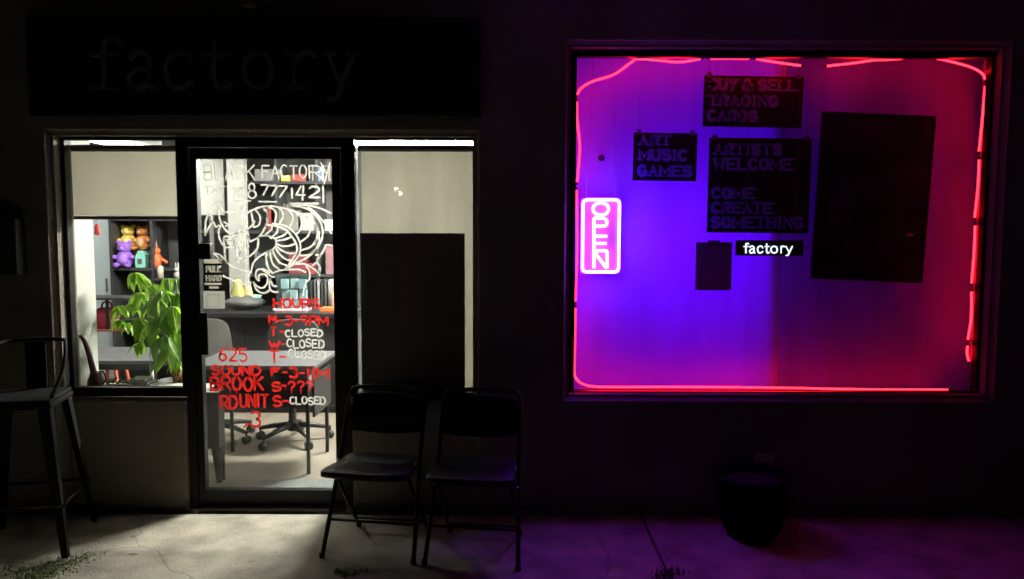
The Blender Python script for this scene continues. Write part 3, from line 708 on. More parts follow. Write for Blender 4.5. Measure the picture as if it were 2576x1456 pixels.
poster('hanging_sign', 'black sign reading ARTISTS WELCOME COME CREATE SOMETHING in the neon window', 1783, 347, 2033, 586,
       [('ARTISTS', 1797, 364, 1962, 388), ('WELCOME', 1796, 400, 1990, 426), ('COME', 1792, 474, 1894, 498), ('CREATE', 1791, 511, 1940, 535), ('SOMETHING', 1790, 547, 2018, 572)], .4)
# lit "factory" name sign
fs = thing('lit_name_sign', 'small black plaque with glowing white factory lettering below the signs', 'lit sign', at(1936, 643, .25))
f0 = at(1936, 643, .25); a, b = at(1851, 604, .25) - f0, at(2020, 643, .25) - f0
box('plaque', POSTB, fs, a.x, b.x, -.004, .004, b.z, a.z, .002)
for sx in (-1, 1): MB().tube([(sx * .15, .003, a.z), (sx * .15, .003, BZ1 - f0.z + .1)], .0006, 4).build('hanging_wire', GREYM, fs)
fm = MB()
for chx, gx, gw in zip('factory', (1869, 1884, 1904, 1923, 1938, 1960, 1975), (13, 15, 15, 12, 17, 13, 18)):
    for st in G[chx]:
        if chx == 'f' and st[0][1] == 0: continue
        if chx == 'r' and st[0][1] in (0, .97) and len(st) == 2 and st[0][0] < .1: continue
        if chx == 'y' and st[0] in ((0, .97), (.75, .97)): continue
        P = []
        for p in (smooth([(p[0], p[1], 0) for p in st], 5) if len(st) > 3 else [Vector((p[0], p[1], 0)) for p in st]):
            q = at(gx + p.x * gw, 636 - p.y * 17, .25) - f0; P.append((q.x, q.z))
        fm.stroke(P, .0042, -.008, .003)
fm.build('lettering', emis('white_led_letters', (1.3, 1.45, 1.8), 1), fs)
# large dark framed poster
a, b = at(2058, 290, .26), at(2316, 702, .26); c = Vector(((a.x + b.x) / 2, .26, b.z))
bp = thing('framed_poster', 'large dark framed poster at the right of the neon window', 'poster', c); bp.rotation_euler = (0, R(2.2), 0)
w2, h = (b.x - a.x) / 2, a.z - b.z
MB().box(-w2, w2, .0, .012, 0, h).build('print', mat('dark_poster_print', (.008, .007, .014), .3, var=.8, scale=4, c2=(.022, .014, .05)), bp)
fb = .012
for sx in (-1, 1): MB().tube([(sx * (w2 - .05), .006, h + .012), (sx * (w2 - .05), .006, BZ1 - c.z + .1)], .0006, 4).build('hanging_wire', GREYM, bp)
for q in ((-w2 - fb, -w2, -fb, h + fb), (w2, w2 + fb, -fb, h + fb), (-w2, w2, h, h + fb), (-w2, w2, -fb, 0)):
    MB().box(q[0], q[1], -.004, .014, q[2], q[3]).build('frame', POSTB, bp, .002)
p = at(2288, 591, .258)
tag(MB().box(p.x - .02, p.x + .02, 0.2530, .2590, p.z - .007, p.z + .007).build('white_sticker', WHITE), 'tiny white sticker near the lower right of the dark framed poster', 'sticker')
# hook and clipboard: silhouettes through the shade, dim violet put into their colours
p = at(1513, 397, .285)
hk = thing('suction_hook', 'small round dark shadow dot of a suction hook above the OPEN sign', 'hook', p)
MB().lathe([(.021, 0), (.019, .006), (.008, .012), (.006, .02)], (0, 0, 0), 16, Matrix.Rotation(R(90), 4, 'X')).build('cup', mat('hook_shadow_violet', (.05, .03, .07), .5), hk)
cb = thing('clipboard', 'dim silhouette of a clipboard hanging left of the glowing white name plaque', 'clipboard', at(1795, 735, .283))
c0 = at(1795, 735, .283); a, b = at(1751, 609, .283) - c0, at(1839, 730, .283) - c0
box('board', mat('silhouette_violet_board', (.10, .07, .12), .8), cb, a.x, b.x, -.004, .004, b.z, a.z, .003)
MB().tube([(0, 0, a.z + .01), (0, 0, BZ1 - c0.z + .1)], .0006, 4).build('hanging_wire', GREYM, cb)
box('clip', mat('silhouette_clip', (.08, .06, .09), .5), cb, -.045, .03, -.012, -.004, a.z - .02, a.z + .012, .003)
box('paper', mat('silhouette_paper', (.12, .085, .14), .8), cb, a.x + .012, b.x - .012, -.006, -.0045, b.z + .012, a.z - .02)

# ================================================================== INTERIOR: lights
def fixture(label, x, y, z, power, L=1.2, along='X'):
    t = thing('ceiling_light', label, 'ceiling light', (x, y, z), 0 if along == 'X' else R(90), 'fluorescent ceiling lights')
    MB().box(-L / 2, L / 2, -.15, .15, .0, .05).build('housing', WHITE, t, .004)
    for u in (-1, 1): MB().tube([(u * L * .35, 0, .051), (u * L * .35, 0, CZ - z)], .005, 6).build('hanging_rod', GREYM, t)
    for yy in (-.09, 0, .09): MB().tube([(-L / 2 + .03, yy, -.02), (L / 2 - .03, yy, -.02)], .016, 10).build('tube', emis('fluorescent_tube_%d' % power, (1, .98, .87), power), t)
fixture('fluorescent light hanging just inside the shop door', -.65, 1.9, 2.38, 860, .9)
fixture('fluorescent light hanging behind the left side of the door', -2.0, 1.9, 2.4, 30, 1.2, 'Y')
fixture('fluorescent light hanging above the black counter', -1.3, 3.0, 2.5, 40)
fixture('fluorescent light showing above the shade of the left window', -3.1, 1.5, 2.35, 12, 1.2, 'Y')
fixture('added fluorescent light brightening the black toy shelves at the back left', -3.5, 2.1, 2.5, 100)  # unseen fixture, added to brighten the toy shelves
# ================================================================== INTERIOR: furniture
def room_box(name, label, cat, m, x0, x1, y0, y1, z0, z1, bevel=.004, group=None):
    c = Vector(((x0 + x1) / 2, (y0 + y1) / 2, z0))
    o = MB().box(x0 - c.x, x1 - c.x, y0 - c.y, y1 - c.y, 0, z1 - z0).build(name, m, None, bevel); o.location = c
    return tag(o, label, cat, group)
# white column by the left window
cx1 = X(240, 760, .50); cx0 = cx1 - .3
cl = thing('column', 'white square column beside the left window', 'column', (cx1 - .15, .40, .012))
box('shaft', WHITE, cl, -.15, .15, -.11, .11, .1, CZ - .02, .006)
box('base', WHITE, cl, -.162, .162, -.112, .122, 0, .1, .004)
# pale blue locker at the back
lx0, lx1 = X(228, 650, 3.5), X(279, 650, 3.5)
lk = thing('locker', 'tall pale blue locker at the back beside the black shelves', 'locker', ((lx0 + lx1) / 2, 3.72, .012))
hw = (lx1 - lx0) / 2
box('body', PALEB, lk, -hw, hw, -.2, .25, .05, 2.1, .006); box('door', PALEB, lk, -hw + .01, hw - .01, -.215, -.201, .08, 2.07, .004)
box('handle', GREYM, lk, hw - .06, hw - .045, -.235, -.2155, 1.0, 1.14, .003)
for s in (-1, 1): box('foot', BLACKM, lk, s * (hw - .04) - .02, s * (hw - .04) + .02, -.18, .22, 0, .05)

# black shelving along the back
def shelving(label, x0, x1, y0, y1, zs, ztop, ups):
    c = ((x0 + x1) / 2, (y0 + y1) / 2, .012); t = thing('shelving_unit', label, 'shelving', c)
    hx, hy = (x1 - x0) / 2, (y1 - y0) / 2
    for k in range(ups):
        ux = -hx + 2 * hx * k / (ups - 1); box('upright', SHELF, t, ux - .014, ux + .014, -hy, hy - .012, 0, ztop, .002)
    for i, z in enumerate(zs):
        for k in range(ups - 1):
            ua, ub = -hx + 2 * hx * k / (ups - 1) + .015, -hx + 2 * hx * (k + 1) / (ups - 1) - .015
            box('shelf', SHELF, t, ua, ub, -hy + .002, hy - .012, z - .028, z, .002)
    box('back_panel', CHAR, t, -hx, hx, hy - .011, hy, .02, ztop)
    return t
SY0, SY1 = 3.25, 3.6
ZA = [Z(380, y, SY0) - .012 for y in (674, 548)]
shelving('black shelving with toys seen through the left window', X(279, 650, SY0), X(486, 650, SY0), SY0, SY1, [.3, .75, ZA[0], ZA[1], 2.2], 2.25, 3)
ZB = [Z(700, y, SY0) - .012 for y in (690, 580, 455)]
shelving('tall black shelving with boxes behind the black counter', X(495, 650, SY0), X(900, 650, SY0), SY0, SY1, [.3, .8] + ZB, 2.5, 5)
# white panels seen through the top left of the door
wp = thing('white_display_board', 'large white board on the shelves at the upper left of the door view', 'board', at(532, 560, 3.1))
c0 = at(532, 560, 3.1); a, b = at(486, 360, 3.1) - c0, at(566, 541, 3.1) - c0
box('panel', mat('dull_white_board', (.36, .365, .35), .6, var=.05), wp, a.x, b.x, -.01, .01, b.z, a.z, .003); 
box('stand', GREYM, wp, -.02, .02, -.005, .02, .012 - c0.z, b.z - .001)
wp2 = thing('white_post', 'narrow white post behind the dragon drawing', 'post', (X(600, 600, 3.05), 3.05, .012))
hw = (X(622, 600, 3.0) - X(580, 600, 3.0)) / 2
box('shaft', mat('dull_white_paint', (.33, .335, .32), .6, var=.05), wp2, -hw, hw, -.05, .05, .03, CZ - .02, .004); box('base', WHITE, wp2, -hw - .02, hw + .02, -.07, .07, 0, .03)
# black counter
CY0 = 2.35; cX0, cX1 = X(480, 800, CY0), X(880, 800, CY0); CZT = Z(680, 786, CY0)
ct = thing('counter', 'long black counter across the back of the shop', 'counter', ((cX0 + cX1) / 2, CY0, .012))
hw = (cX1 - cX0) / 2; zt = CZT - .012
box('top', mat('black_counter_top', (.02, .02, .022), .3), ct, -hw - .04, hw + .04, -.05, .62, zt - .045, zt, .008)
n = 6
for i in range(n): box('front_panel', mat('matt_black_panel', (.012, .012, .013), .6), ct, -hw + 2 * hw * i / n + .004, -hw + 2 * hw * (i + 1) / n - .004, .0, .02, .08, zt - .05, .003)
box('body', CHAR, ct, -hw, hw, .021, .58, .06, zt - .046)
box('plinth', BLACKP, ct, -hw, hw, .04, .57, 0, .059)

def table(label, x0, x1, y0, y1, z, m, loc_rot=0, legm=BLACKM, legr=.014):
    c = ((x0 + x1) / 2, (y0 + y1) / 2, .012); t = thing('table', label, 'table', c, R(loc_rot))
    hx, hy = (x1 - x0) / 2, (y1 - y0) / 2; zz = z - .012
    box('table_top', m, t, -hx, hx, -hy, hy, zz - .028, zz, .006)
    box('apron', BLACKM, t, -hx + .05, hx - .05, -hy + .05, hy - .05, zz - .075, zz - .029)
    for sx in (-1, 1):
        for sy in (-1, 1): MB().tube([(sx * (hx - .07), sy * (hy - .06), zz - .03), (sx * (hx - .07), sy * (hy - .06), 0)], legr, 8).build('leg', legm, t)
    return t
tz = .76
p = atz(792, 920, tz); q = atz(792, 883, tz)
t1 = table('grey topped table with thin black legs seen through the shop door', X(470, 918, p.y), p.x, p.y, q.y + .02, tz, TABLEM)
hx_ = (p.x - X(470, 918, p.y)) / 2; hy_ = (q.y + .02 - p.y) / 2; MBK = mat('matt_black_panel', (.012, .012, .013), .6)
box('modesty_panel', MBK, t1, -hx_ + .03, hx_ - .09, -hy_ + .10, -hy_ + .118, .44, tz - .09, .002)
box('side_panel', MBK, t1, hx_ - .045, hx_ - .03, -hy_ + .09, hy_ - .09, .38, tz - .09, .002)
p = atz(392, 908, tz)
t2 = table('pale grey table behind the plant in the left window', p.x - 1.1, p.x, p.y + .02, p.y + .62, tz, TABLEM, 0, WHITE)

# office chairs
def office_chair(label, x, y, rz, seatm, back=True):
    t = thing('office_chair', label, 'office chair', (x, y, .012), R(rz), 'office chairs at the grey table')
    MB().lathe([(.03, .085), (.045, .1), (.045, .15), (.03, .17), (.028, .3), (.018, .301), (.018, .42)], (0, 0, 0), 14).build('column', BLACKP, t)
    for k in range(5):
        a = R(72 * k + 10); d = Vector((math.cos(a), math.sin(a), 0)); lg = MB().tube([d * .03 + Vector((0, 0, .13)), d * .16 + Vector((0, 0, .115)), d * .29 + Vector((0, 0, .085))], [.026, .021, .014], 8).build('leg', BLACKP, t)
        e = d * .285; pr = Vector((-d.y, d.x, 0))
        cs = MB()
        for s in (-1, 1): cs.tube([e + pr * s * .008 + Vector((0, 0, .03)), e + pr * s * .024 + Vector((0, 0, .03))], .03, 12)
        cs.tube([e + Vector((0, 0, .085)), e + Vector((0, 0, .03))], .008, 6); cs.build('caster', BLACKP, lg)
    s = MB(); s.lathe([(.05, .42), (.2, .425), (.235, .44), (.24, .47), (.22, .495), (.05, .505)], (0, 0, 0), 20); s.build('seat', seatm, t)
    MB().tube([(0, .05, .42), (0, .24, .43), (0, .27, .6)], .016, 8).build('back_bar', BLACKP, t)
    poly = smooth([(-.2, .6, 0), (-.21, .78, 0), (-.16, .9, 0), (0, .93, 0), (.16, .9, 0), (.21, .78, 0), (.2, .6, 0), (0, .57, 0)], 4, True)
    MB().prism([(p.x, p.y) for p in poly], .25, .285).build('backrest', seatm, t, .008)
    return t
p = atz(737, 1104, .03); office_chair('dark office chair behind the grey table, in the middle of the door view', p.x, p.y, 12, mat('dark_grey_fabric', (.05, .05, .055), .9))
p = atz(548, 1100, .03); office_chair('grey office chair partly hidden at the left of the door view', p.x, p.y, 40, mat('mid_grey_fabric', (.07, .068, .065), .9))
# slim black cabinet on tapered legs near the door
p = atz(545, 1214, .012)
cbx0, cbx1 = p.x - .42, X(553, 1100, p.y)
sc_ = thing('side_cabinet', 'black cabinet on tapered legs just inside left of the door', 'cabinet', ((cbx0 + cbx1) / 2, p.y + .04, .012))
hw = (cbx1 - cbx0) / 2
zc = Z(540, 992, p.y) - .012; zl = Z(540, 1128, p.y) - .012
box('body', SHELF, sc_, -hw, hw, -.05, .05, zl, zc, .005); box('top', SHELF, sc_, -hw - .006, hw + .006, -.056, .056, zc + .0005, zc + .015, .003)
for sx in (-1, 1):
    for sy in (-1, 1):
        MB().tube([(sx * (hw - .03), sy * .025, zl + .001), (sx * (hw - .015), sy * .03, 0)], [.032, .016], 10).build('leg', BLACKP, sc_)
room_box('paper_sheet', 'white paper lying on the black cabinet inside the door', 'paper', PAPER, cbx1 - .2, cbx1 - .005, p.y - .005, p.y + .085, .012 + zc + .0155, .012 + zc + .019, 0)
p, q = atz(655, 1208, .012), atz(690, 1236, .012)
mt = thing('door_mat', 'grey door mat on the floor just inside the door', 'mat', ((p.x + X(860, 1220, .4)) / 2, (p.y + .25) / 2, .012))
hw = (X(860, 1220, .4) - p.x) / 2; hy = (p.y - .25) / 2
box('mat_pile', mat('grey_carpet', (.16, .18, .18), .95, var=.2, scale=60, bump=.6, bscale=200), mt, -hw, hw, -hy, hy, .0005, .009, .002)

# things on the counter
ctz = CZT + .001
def onc(x, Y=2.5): return X(x, 770, Y)
bag = thing('grey_bag', 'rumpled grey bag lying on the counter', 'bag', (X(612, 765, 2.6), 2.62, ctz))
mb = MB(); mb.ball((0, 0, .06), (.19, .12, .06), 16, 10)
for v in mb.v: v.z = max(0, v.z); v.x += .012 * math.sin(v.z * 90 + v.y * 40); v.z *= 1 + .12 * math.sin(v.x * 50)
mb.build('sack', mat('grey_nylon', (.09, .09, .09), .6, var=.2), bag)
room_tr = thing('teal_tray', 'shallow pale teal tray resting behind the grey bag', 'tray', (X(615, 752, 2.75), 2.8, ctz))
MB().lathe([(.05, 0), (.09, .005), (.14, .11), (.136, .112), (.085, .012)], (0, 0, 0), 20).build('dish', mat('pale_teal', (.35, .62, .52), .4), room_tr)
ax = X(738, 720, 2.55)
acr = thing('clear_case', 'clear plastic case of pale packs standing on the counter', 'display case', (ax, 2.55, ctz))
cg = glass('acrylic', (.86, .92, .93), .06, .25)
hw = (X(771, 720, 2.5) - X(700, 720, 2.5)) / 2; hh = Z(738, 690, 2.5) - ctz
for q in ((-hw, hw, -.1, -.096, 0, hh), (-hw, hw, .096, .1, 0, hh), (-hw, -hw + .004, -.095, .095, 0, hh), (hw - .004, hw, -.095, .095, 0, hh), (-hw, hw, -.1, .1, hh + .001, hh + .005)):
    MB().box(*q).build('pane', cg, acr)
pk = [mat('pale_pack_%d' % i, c, .4) for i, c in enumerate(((.55, .68, .70), (.66, .72, .72), (.40, .52, .60)))]
for i in range(9):
    px = -hw + .03 + (i % 3) * hw * .62; pz = (i // 3) * hh * .3
    room_box('card_pack', 'pale card pack at the %s %s of the clear case on the counter' % (('bottom', 'middle', 'top')[i // 3], ('left', 'centre', 'right')[i % 3]), 'card pack', pk[i % 3], ax + px, ax + px + hw * .5, 2.5 + (i % 2) * .03, 2.54 + (i % 2) * .03, ctz + pz + .002, ctz + pz + hh * .27, .002, 'card packs in the clear case')
room_box('orange_box', 'flat bright orange box at the right end of the counter', 'box', mat('bright_orange', (.85, .16, .04), .5), X(806, 748, 2.45), X(850, 748, 2.45), 2.42, 2.56, ctz, ctz + .035)
room_box('pink_notebook', 'pale pink notebook lying on the counter under the hours lettering', 'notebook', mat('pale_pink', (.75, .5, .55), .5), X(694, 752, 2.45), X(772, 752, 2.45), 2.42, 2.6, ctz, ctz + .022)
for i, (x, r_, lb_) in enumerate(((690, .018, 'white ball on the counter beside the pink notebook'), (856, .016, 'white ball at the right end of the counter'), (626, .02, 'white ball at the back of the counter near the yellow jar'))):
    o = MB().ball((0, 0, r_), r_).build('white_ball', WHITE); o.location = (X(x, 768, 2.4 + .3 * (i == 2)), 2.4 + .32 * (i == 2), ctz); tag(o, lb_, 'ball')
def bottle(name, label, cat, c, x, y, z, prof):
    o = MB().lathe(prof, (0, 0, 0), 16).build(name, mat(name + '_' + str(len(MATS)), c, .4)); o.location = (x, y, z); return tag(o, label, cat)
bottle('yellow_jar', 'pale yellow jar on the counter left of the dragon tail', 'jar', (.4, .36, .12), X(592, 690, 2.8), 2.85, ctz, [(.045, 0), (.06, .04), (.062, .15), (.04, .2), (.035, .26), (.0, .27)])
bottle('tan_jar', 'tan jar beside the yellow jar on the counter', 'jar', (.5, .36, .2), X(612, 690, 2.8), 2.9, ctz, [(.05, 0), (.055, .08), (.04, .18), (.03, .2), (0, .21)])
# boxes on the shelves behind the counter
cols = {'yellow': (.75, .55, .12), 'red': (.35, .05, .05), 'dark red': (.28, .04, .05), 'white': (.4, .4, .39), 'grey': (.3, .3, .31), 'black': (.03, .03, .032), 'lime green': (.45, .6, .15), 'pink': (.2, .1, .11), 'beige': (.16, .15, .135), 'maroon': (.16, .03, .045), 'blue': (.15, .2, .4)}
CM = {k: mat('box_' + k.replace(' ', '_'), v, .5, var=.15) for k, v in cols.items()}
BY = SY0 + .03
def shelf_item(nm, label, cat, c, x0, x1, ytop, zbase, d=.16, y0=None, bevel=.004):
    y0 = BY if y0 is None else y0
    return room_box(nm, label, cat, CM[c], X(x0, ytop, y0), X(x1, ytop, y0), y0, y0 + d, zbase + .0015, Z((x0 + x1) / 2, ytop, y0), bevel)
zb = [z + .012 for z in ZB]; za = [z + .012 for z in ZA]
shelf_item('yellow_box', 'small yellow box on the top shelf beside the red box', 'box', 'yellow', 707, 729, 441, zb[2])
shelf_item('red_box', 'red box on the top shelf under the painted name', 'box', 'red', 733, 768, 438, zb[2])
shelf_item('grey_box', 'wide grey box on the top shelf behind the painted name', 'box', 'grey', 640, 700, 425, zb[2])
ordn = ('leftmost', 'second from left', 'third from left', 'fourth from left', 'fourth from right', 'third from right', 'second from right', 'rightmost')
for i in range(8):
    x = 776 + i * 8; shelf_item('binder', '%s of the eight dark binders on the top shelf' % ordn[i], 'binder', ('black', 'grey', 'black', 'blue', 'grey', 'black', 'beige', 'black')[i], x, x + 6.4, 412 + (i * 5) % 9, zb[2], .2, None, .002)
for i in range(8):
    x = 690 + i * 5; shelf_item('card_box', '%s of the eight slim boxes on the middle shelf' % ordn[i], 'box', ('grey', 'white', 'black', 'beige', 'grey', 'dark red', 'white', 'beige')[i], x, x + 4.2, 508 + (i * 7) % 12, zb[1], .13, BY + .165, .002)
for i in range(8):
    x = 640 + i * 8; shelf_item('small_carton', '%s of the eight small cartons on the lower shelf' % ordn[i], 'carton', ('grey', 'blue', 'black', 'red', 'grey', 'lime green', 'white', 'black')[i], x, x + 6, 632 + (i * 5) % 11, zb[0], .07, BY + .17, .002)
shelf_item('dark_red_book', 'dark red book standing on the middle shelf behind the dragon neck', 'book', 'dark red', 671, 681, 520, zb[1])
shelf_item('beige_box', 'beige carton on the middle shelf behind the dragon back', 'box', 'beige', 690, 748, 528, zb[1])
shelf_item('grey_carton', 'grey carton on the middle shelf beside the beige carton', 'box', 'grey', 756, 800, 535, zb[1])
shelf_item('white_figure_box', 'small white box at the right of the middle shelf', 'box', 'white', 816, 836, 552, zb[1])
shelf_item('maroon_box', 'maroon box on the lower shelf behind the dragon belly', 'box', 'maroon', 726, 772, 640, zb[0])
shelf_item('red_book', 'flat dark red book on the lower shelf right of the maroon box', 'book', 'dark red', 775, 800, 662, zb[0])
shelf_item('pink_figure_box', 'pinkish box on the lower shelf at the right of the door view', 'box', 'pink', 818, 842, 620, zb[0])
shelf_item('black_case', 'black case on the lower shelf left of the maroon box', 'box', 'black', 640, 700, 650, zb[0])
# black hanging garments right of the case: a row of dark records on the counter back
for i in range(6):
    x = 782 + i * 9
    room_box('record_sleeve', '%s of the dark record sleeves standing upright on the counter' % ('leftmost', 'second from left', 'third from left', 'third from right', 'second from right', 'rightmost')[i], 'record', [CM['black'], CHAR, CM['grey']][i % 3], X(x, 700, 2.75), X(x + 5, 700, 2.75), 2.72, 2.9, ctz, ctz + .26 + .01 * (i % 2), .002, 'record sleeves standing on the counter')
bottle('orange_bottle', 'salmon coloured bottle on the counter at the right edge of the door', 'bottle', (.8, .38, .25), X(838, 720, 2.6), 2.66, ctz, [(.03, 0), (.036, .03), (.036, .13), (.014, .19), (.014, .23), (0, .235)])

# toys and small things on the left shelves
def plush(name, label, c, x, y, z, s, lean=0, belly=None, flop=False):
    t = thing(name, label, 'plush toy', (x, y, z), R(lean), 'plush toys on the black shelf')
    fur = mat(name + '_fur', c, .95, var=.15, scale=30, bump=.5, bscale=150); fb = mat(name + '_belly', belly or c, .95, var=.1)
    MB().ball((0, 0, s * .45), (s * .42, s * .36, s * .46)).build('body', fur, t)
    hd = MB().ball((0, -s * .05, s * 1.05), (s * .34, s * .31, s * .3)).build('head', fur, t)
    for k in (-1, 1):
        MB().ball((k * s * .27, 0, s * 1.3), (s * .13, s * .07, s * .13), 10, 7).build('ear', fur, t)
        MB().ball((k * s * .42, -s * .15, s * .55), (s * .12, s * .24, s * .12), 10, 7).build('arm', fur, t)
        MB().ball((k * s * .28, -s * .36, s * .14), (s * .15, s * .26, s * .14), 10, 7).build('leg', fur, t)
        MB().ball((k * s * .13, -s * .34, s * 1.1), s * .035, 8, 6).build('eye', BLACKP, hd)
    MB().ball((0, -s * .33, s * 1.0), (s * .12, s * .07, s * .09), 10, 7).build('muzzle', fb, hd)
    MB().ball((0, -s * .22, s * .45), (s * .26, s * .17, s * .3), 10, 7).build('belly_patch', fb, t)
zs_ = za[0] + .001
ty = SY0 + .07
rb = room_box('black_riser', 'low black riser at the back of the toy shelf', 'riser', SHELF, X(282, 620, ty), X(372, 620, ty), ty + .07, ty + .2, zs_, zs_ + .17)
plush('yellow_plush', 'yellow plush bear at the back of the toy shelf', (.72, .52, .10), X(308, 610, ty), ty + .12, zs_ + .171, .19, 12, (.8, .65, .3))
plush('orange_plush', 'brown orange plush bear at the back of the toy shelf', (.62, .22, .05), X(346, 610, ty), ty + .12, zs_ + .171, .185, -10, (.75, .5, .28))
plush('purple_plush', 'purple plush bear sitting at the front of the toy shelf', (.30, .13, .62), X(316, 650, ty), ty - .015, zs_, .195, 5, (.42, .22, .75))
tb = thing('teal_toy_box', 'mint green boxed toy on the shelf right of the purple plush', 'toy box', (X(357, 650, ty), ty, zs_))
MB().prism([(-.05, 0), (.05, 0), (.055, .13), (.03, .17), (-.02, .17), (-.055, .1)], -.04, .04).build('carton', mat('mint', (.25, .62, .52), .5), tb, .004)
box('window', CHAR, tb, -.025, .02, -.044, -.041, .04, .09)
fg = thing('orange_figure', 'small bright orange toy figure with a raised arm beside the glass dome', 'toy figure', (X(395, 660, ty), ty, zs_))
om = mat('toy_orange', (.85, .17, .05), .5)
MB().lathe([(.04, 0), (.045, .05), (.05, .1), (.03, .14), (0, .145)], (0, 0, 0), 14).build('body', om, fg)
MB().ball((0, 0, .17), .036).build('head', om, fg)
MB().tube([(.0, 0, .19), (-.01, 0, .27), (-.012, 0, .34)], [.014, .01, .005], 8).build('crest', mat('toy_salmon', (.8, .35, .25), .5), fg)
MB().tube([(.03, 0, .1), (.08, -.01, .07), (.11, -.01, .05)], .016, 8).build('arm', om, fg)
MB().tube([(-.03, 0, .1), (-.06, 0, .06)], .014, 8).build('arm', mat('toy_cream', (.75, .65, .5), .5), fg)
dm = thing('glass_dome', 'tall clear glass dome on the toy shelf', 'glass dome', (X(381, 640, ty), ty + .14, zs_))
MB().lathe([(.075, 0), (.075, .2), (.065, .27), (.04, .31), (.0, .325)], (0, 0, 0), 20).build('cloche', glass('dome_glass', (.88, .9, .9), .1, .08), dm)
bottle('cream_candle', 'tall cream candle on the shelf under the orange toy figure', 'candle', (.68, .64, .5), X(404, 690, SY0 - .05), SY0 - .05, Z(432, 700, SY0 - .06) + .001, [(.028, 0), (.03, .09), (.024, .12), (.01, .125), (0, .13)])
sb = thing('small_shelf', 'short black shelf below the toys at the right of the left window', 'shelf', (X(432, 694, SY0 - .09), SY0 - .06, Z(432, 700, SY0 - .06)))
box('board', SHELF, sb, -.2, .2, -.06, .058, -.016, .0, .002)
for s in (-1, 1): box('bracket', BLACKM, sb, s * .15 - .006, s * .15 + .006, -.04, .058, -.09, -.0165)
rz = Z(432, 700, SY0 - .06) + .001
rbt = thing('rabbit_figure', 'little white rabbit figure at the right of the black shelves', 'figurine', (X(446, 690, SY0 - .06), SY0 - .06, rz))
MB().ball((0, 0, .035), (.03, .028, .037)).build('body', WHITE, rbt); hd = MB().ball((0, -.005, .088), .024).build('head', WHITE, rbt)
for s in (-1, 1): MB().ball((s * .012, 0, .13), (.008, .006, .03), 8, 6).build('ear', WHITE, hd)
room_box('white_box', 'small white box on the bar table above the plant', 'box', CM['white'], X(428, 712, 2.4), X(452, 712, 2.4), 2.4, 2.5, Z(310, 748, 2.4) + .001, Z(440, 708, 2.4))
# bar table with rail, red crate
rt = thing('bar_table', 'narrow black bar table with red crates behind the plant', 'table', (X(310, 790, 2.4), 2.5, .012))
w2 = X(465, 790, 2.4) - X(310, 790, 2.4); zt_ = Z(310, 748, 2.4) - .012; zm_ = Z(310, 827, 2.4) - .012
box('table_top', SHELF, rt, -w2, w2, -.15, .15, zt_ - .02, zt_, .003); box('lower_shelf', mat('red_brown_wood', (.25, .07, .05), .5), rt, -w2, w2, -.15, .15, zm_ - .02, zm_, .003)
for sx in (-1, 1):
    for sy in (-1, 1): box('leg', BLACKM, rt, sx * (w2 - .03) - .012, sx * (w2 - .03) + .012, sy * .12 - .012, sy * .12 + .012, 0, zt_ - .0205)
box('leg', BLACKM, rt, X(274, 760, 2.4) - X(310, 790, 2.4) - .01, X(274, 760, 2.4) - X(310, 790, 2.4) + .01, -.14, -.12, zm_ + .001, zt_ - .0205)
zi = zm_ + .0135
rc = thing('red_bag', 'dark red bag on the lower shelf of the bar table', 'bag', (X(262, 800, 2.4), 2.45, zi))
mb = MB(); mb.lathe([(.09, 0), (.11, .03), (.115, .12), (.1, .17), (.06, .185), (0, .19)], (0, 0, 0), 14, None, 1, .7); mb.build('sack', mat('red_bag_fabric', (.34, .03, .055), .7), rc)
MB().tube(smooth([(-.05, 0, .17), (-.03, 0, .23), (.03, 0, .23), (.05, 0, .17)], 5), .008, 6).build('strap', MATS['red_bag_fabric'], rc)
for i, (x, c) in enumerate(((283, 'pale pink figurine beside the dark red bag'), (292, 'salmon figurine right of the pale pink one'))):
    f = thing('figurine', c, 'figurine', (X(x, 800, 2.38), 2.4, zi)); fm_ = mat('figurine_%d' % i, ((.75, .5, .48), (.6, .3, .25))[i], .5)
    MB().lathe([(.025, 0), (.03, .02), (.022, .08), (.0, .1)], (0, 0, 0), 12).build('body', fm_, f); MB().ball((0, 0, .115), .025, 10, 7).build('head', fm_, f)
rs = thing('red_stool', 'red and white stool below the bar table', 'stool', (X(262, 870, 1.9), 2.0, .012))
MB().lathe([(.15, .55), (.16, .57), (.16, .61), (.14, .62), (0, .622)], (0, 0, 0), 20).build('seat', WHITE, rs)
for k in range(4):
    a = R(45 + 90 * k); MB().tube([(math.cos(a) * .1, math.sin(a) * .1, .549), (math.cos(a) * .18, math.sin(a) * .18, 0)], .016, 8).build('leg', mat('red_lacquer', (.5, .08, .04), .4), rs)
# red ornament on the column
orn = thing('red_ornament', 'small red ornament hanging beside the white column', 'ornament', at(245, 592, .9))
c0 = at(245, 592, .9)
MB().lathe([(.0, 0), (.022, .01), (.016, .03), (.018, .05), (.01, .075), (0, .08)], (0, 0, 0), 12).build('bell', mat('ornament_red', (.6, .06, .05), .4), orn)
MB().tube([(0, 0, .08), (0, 0, CZ - c0.z)], .0015, 5).build('cord', GREYM, orn)

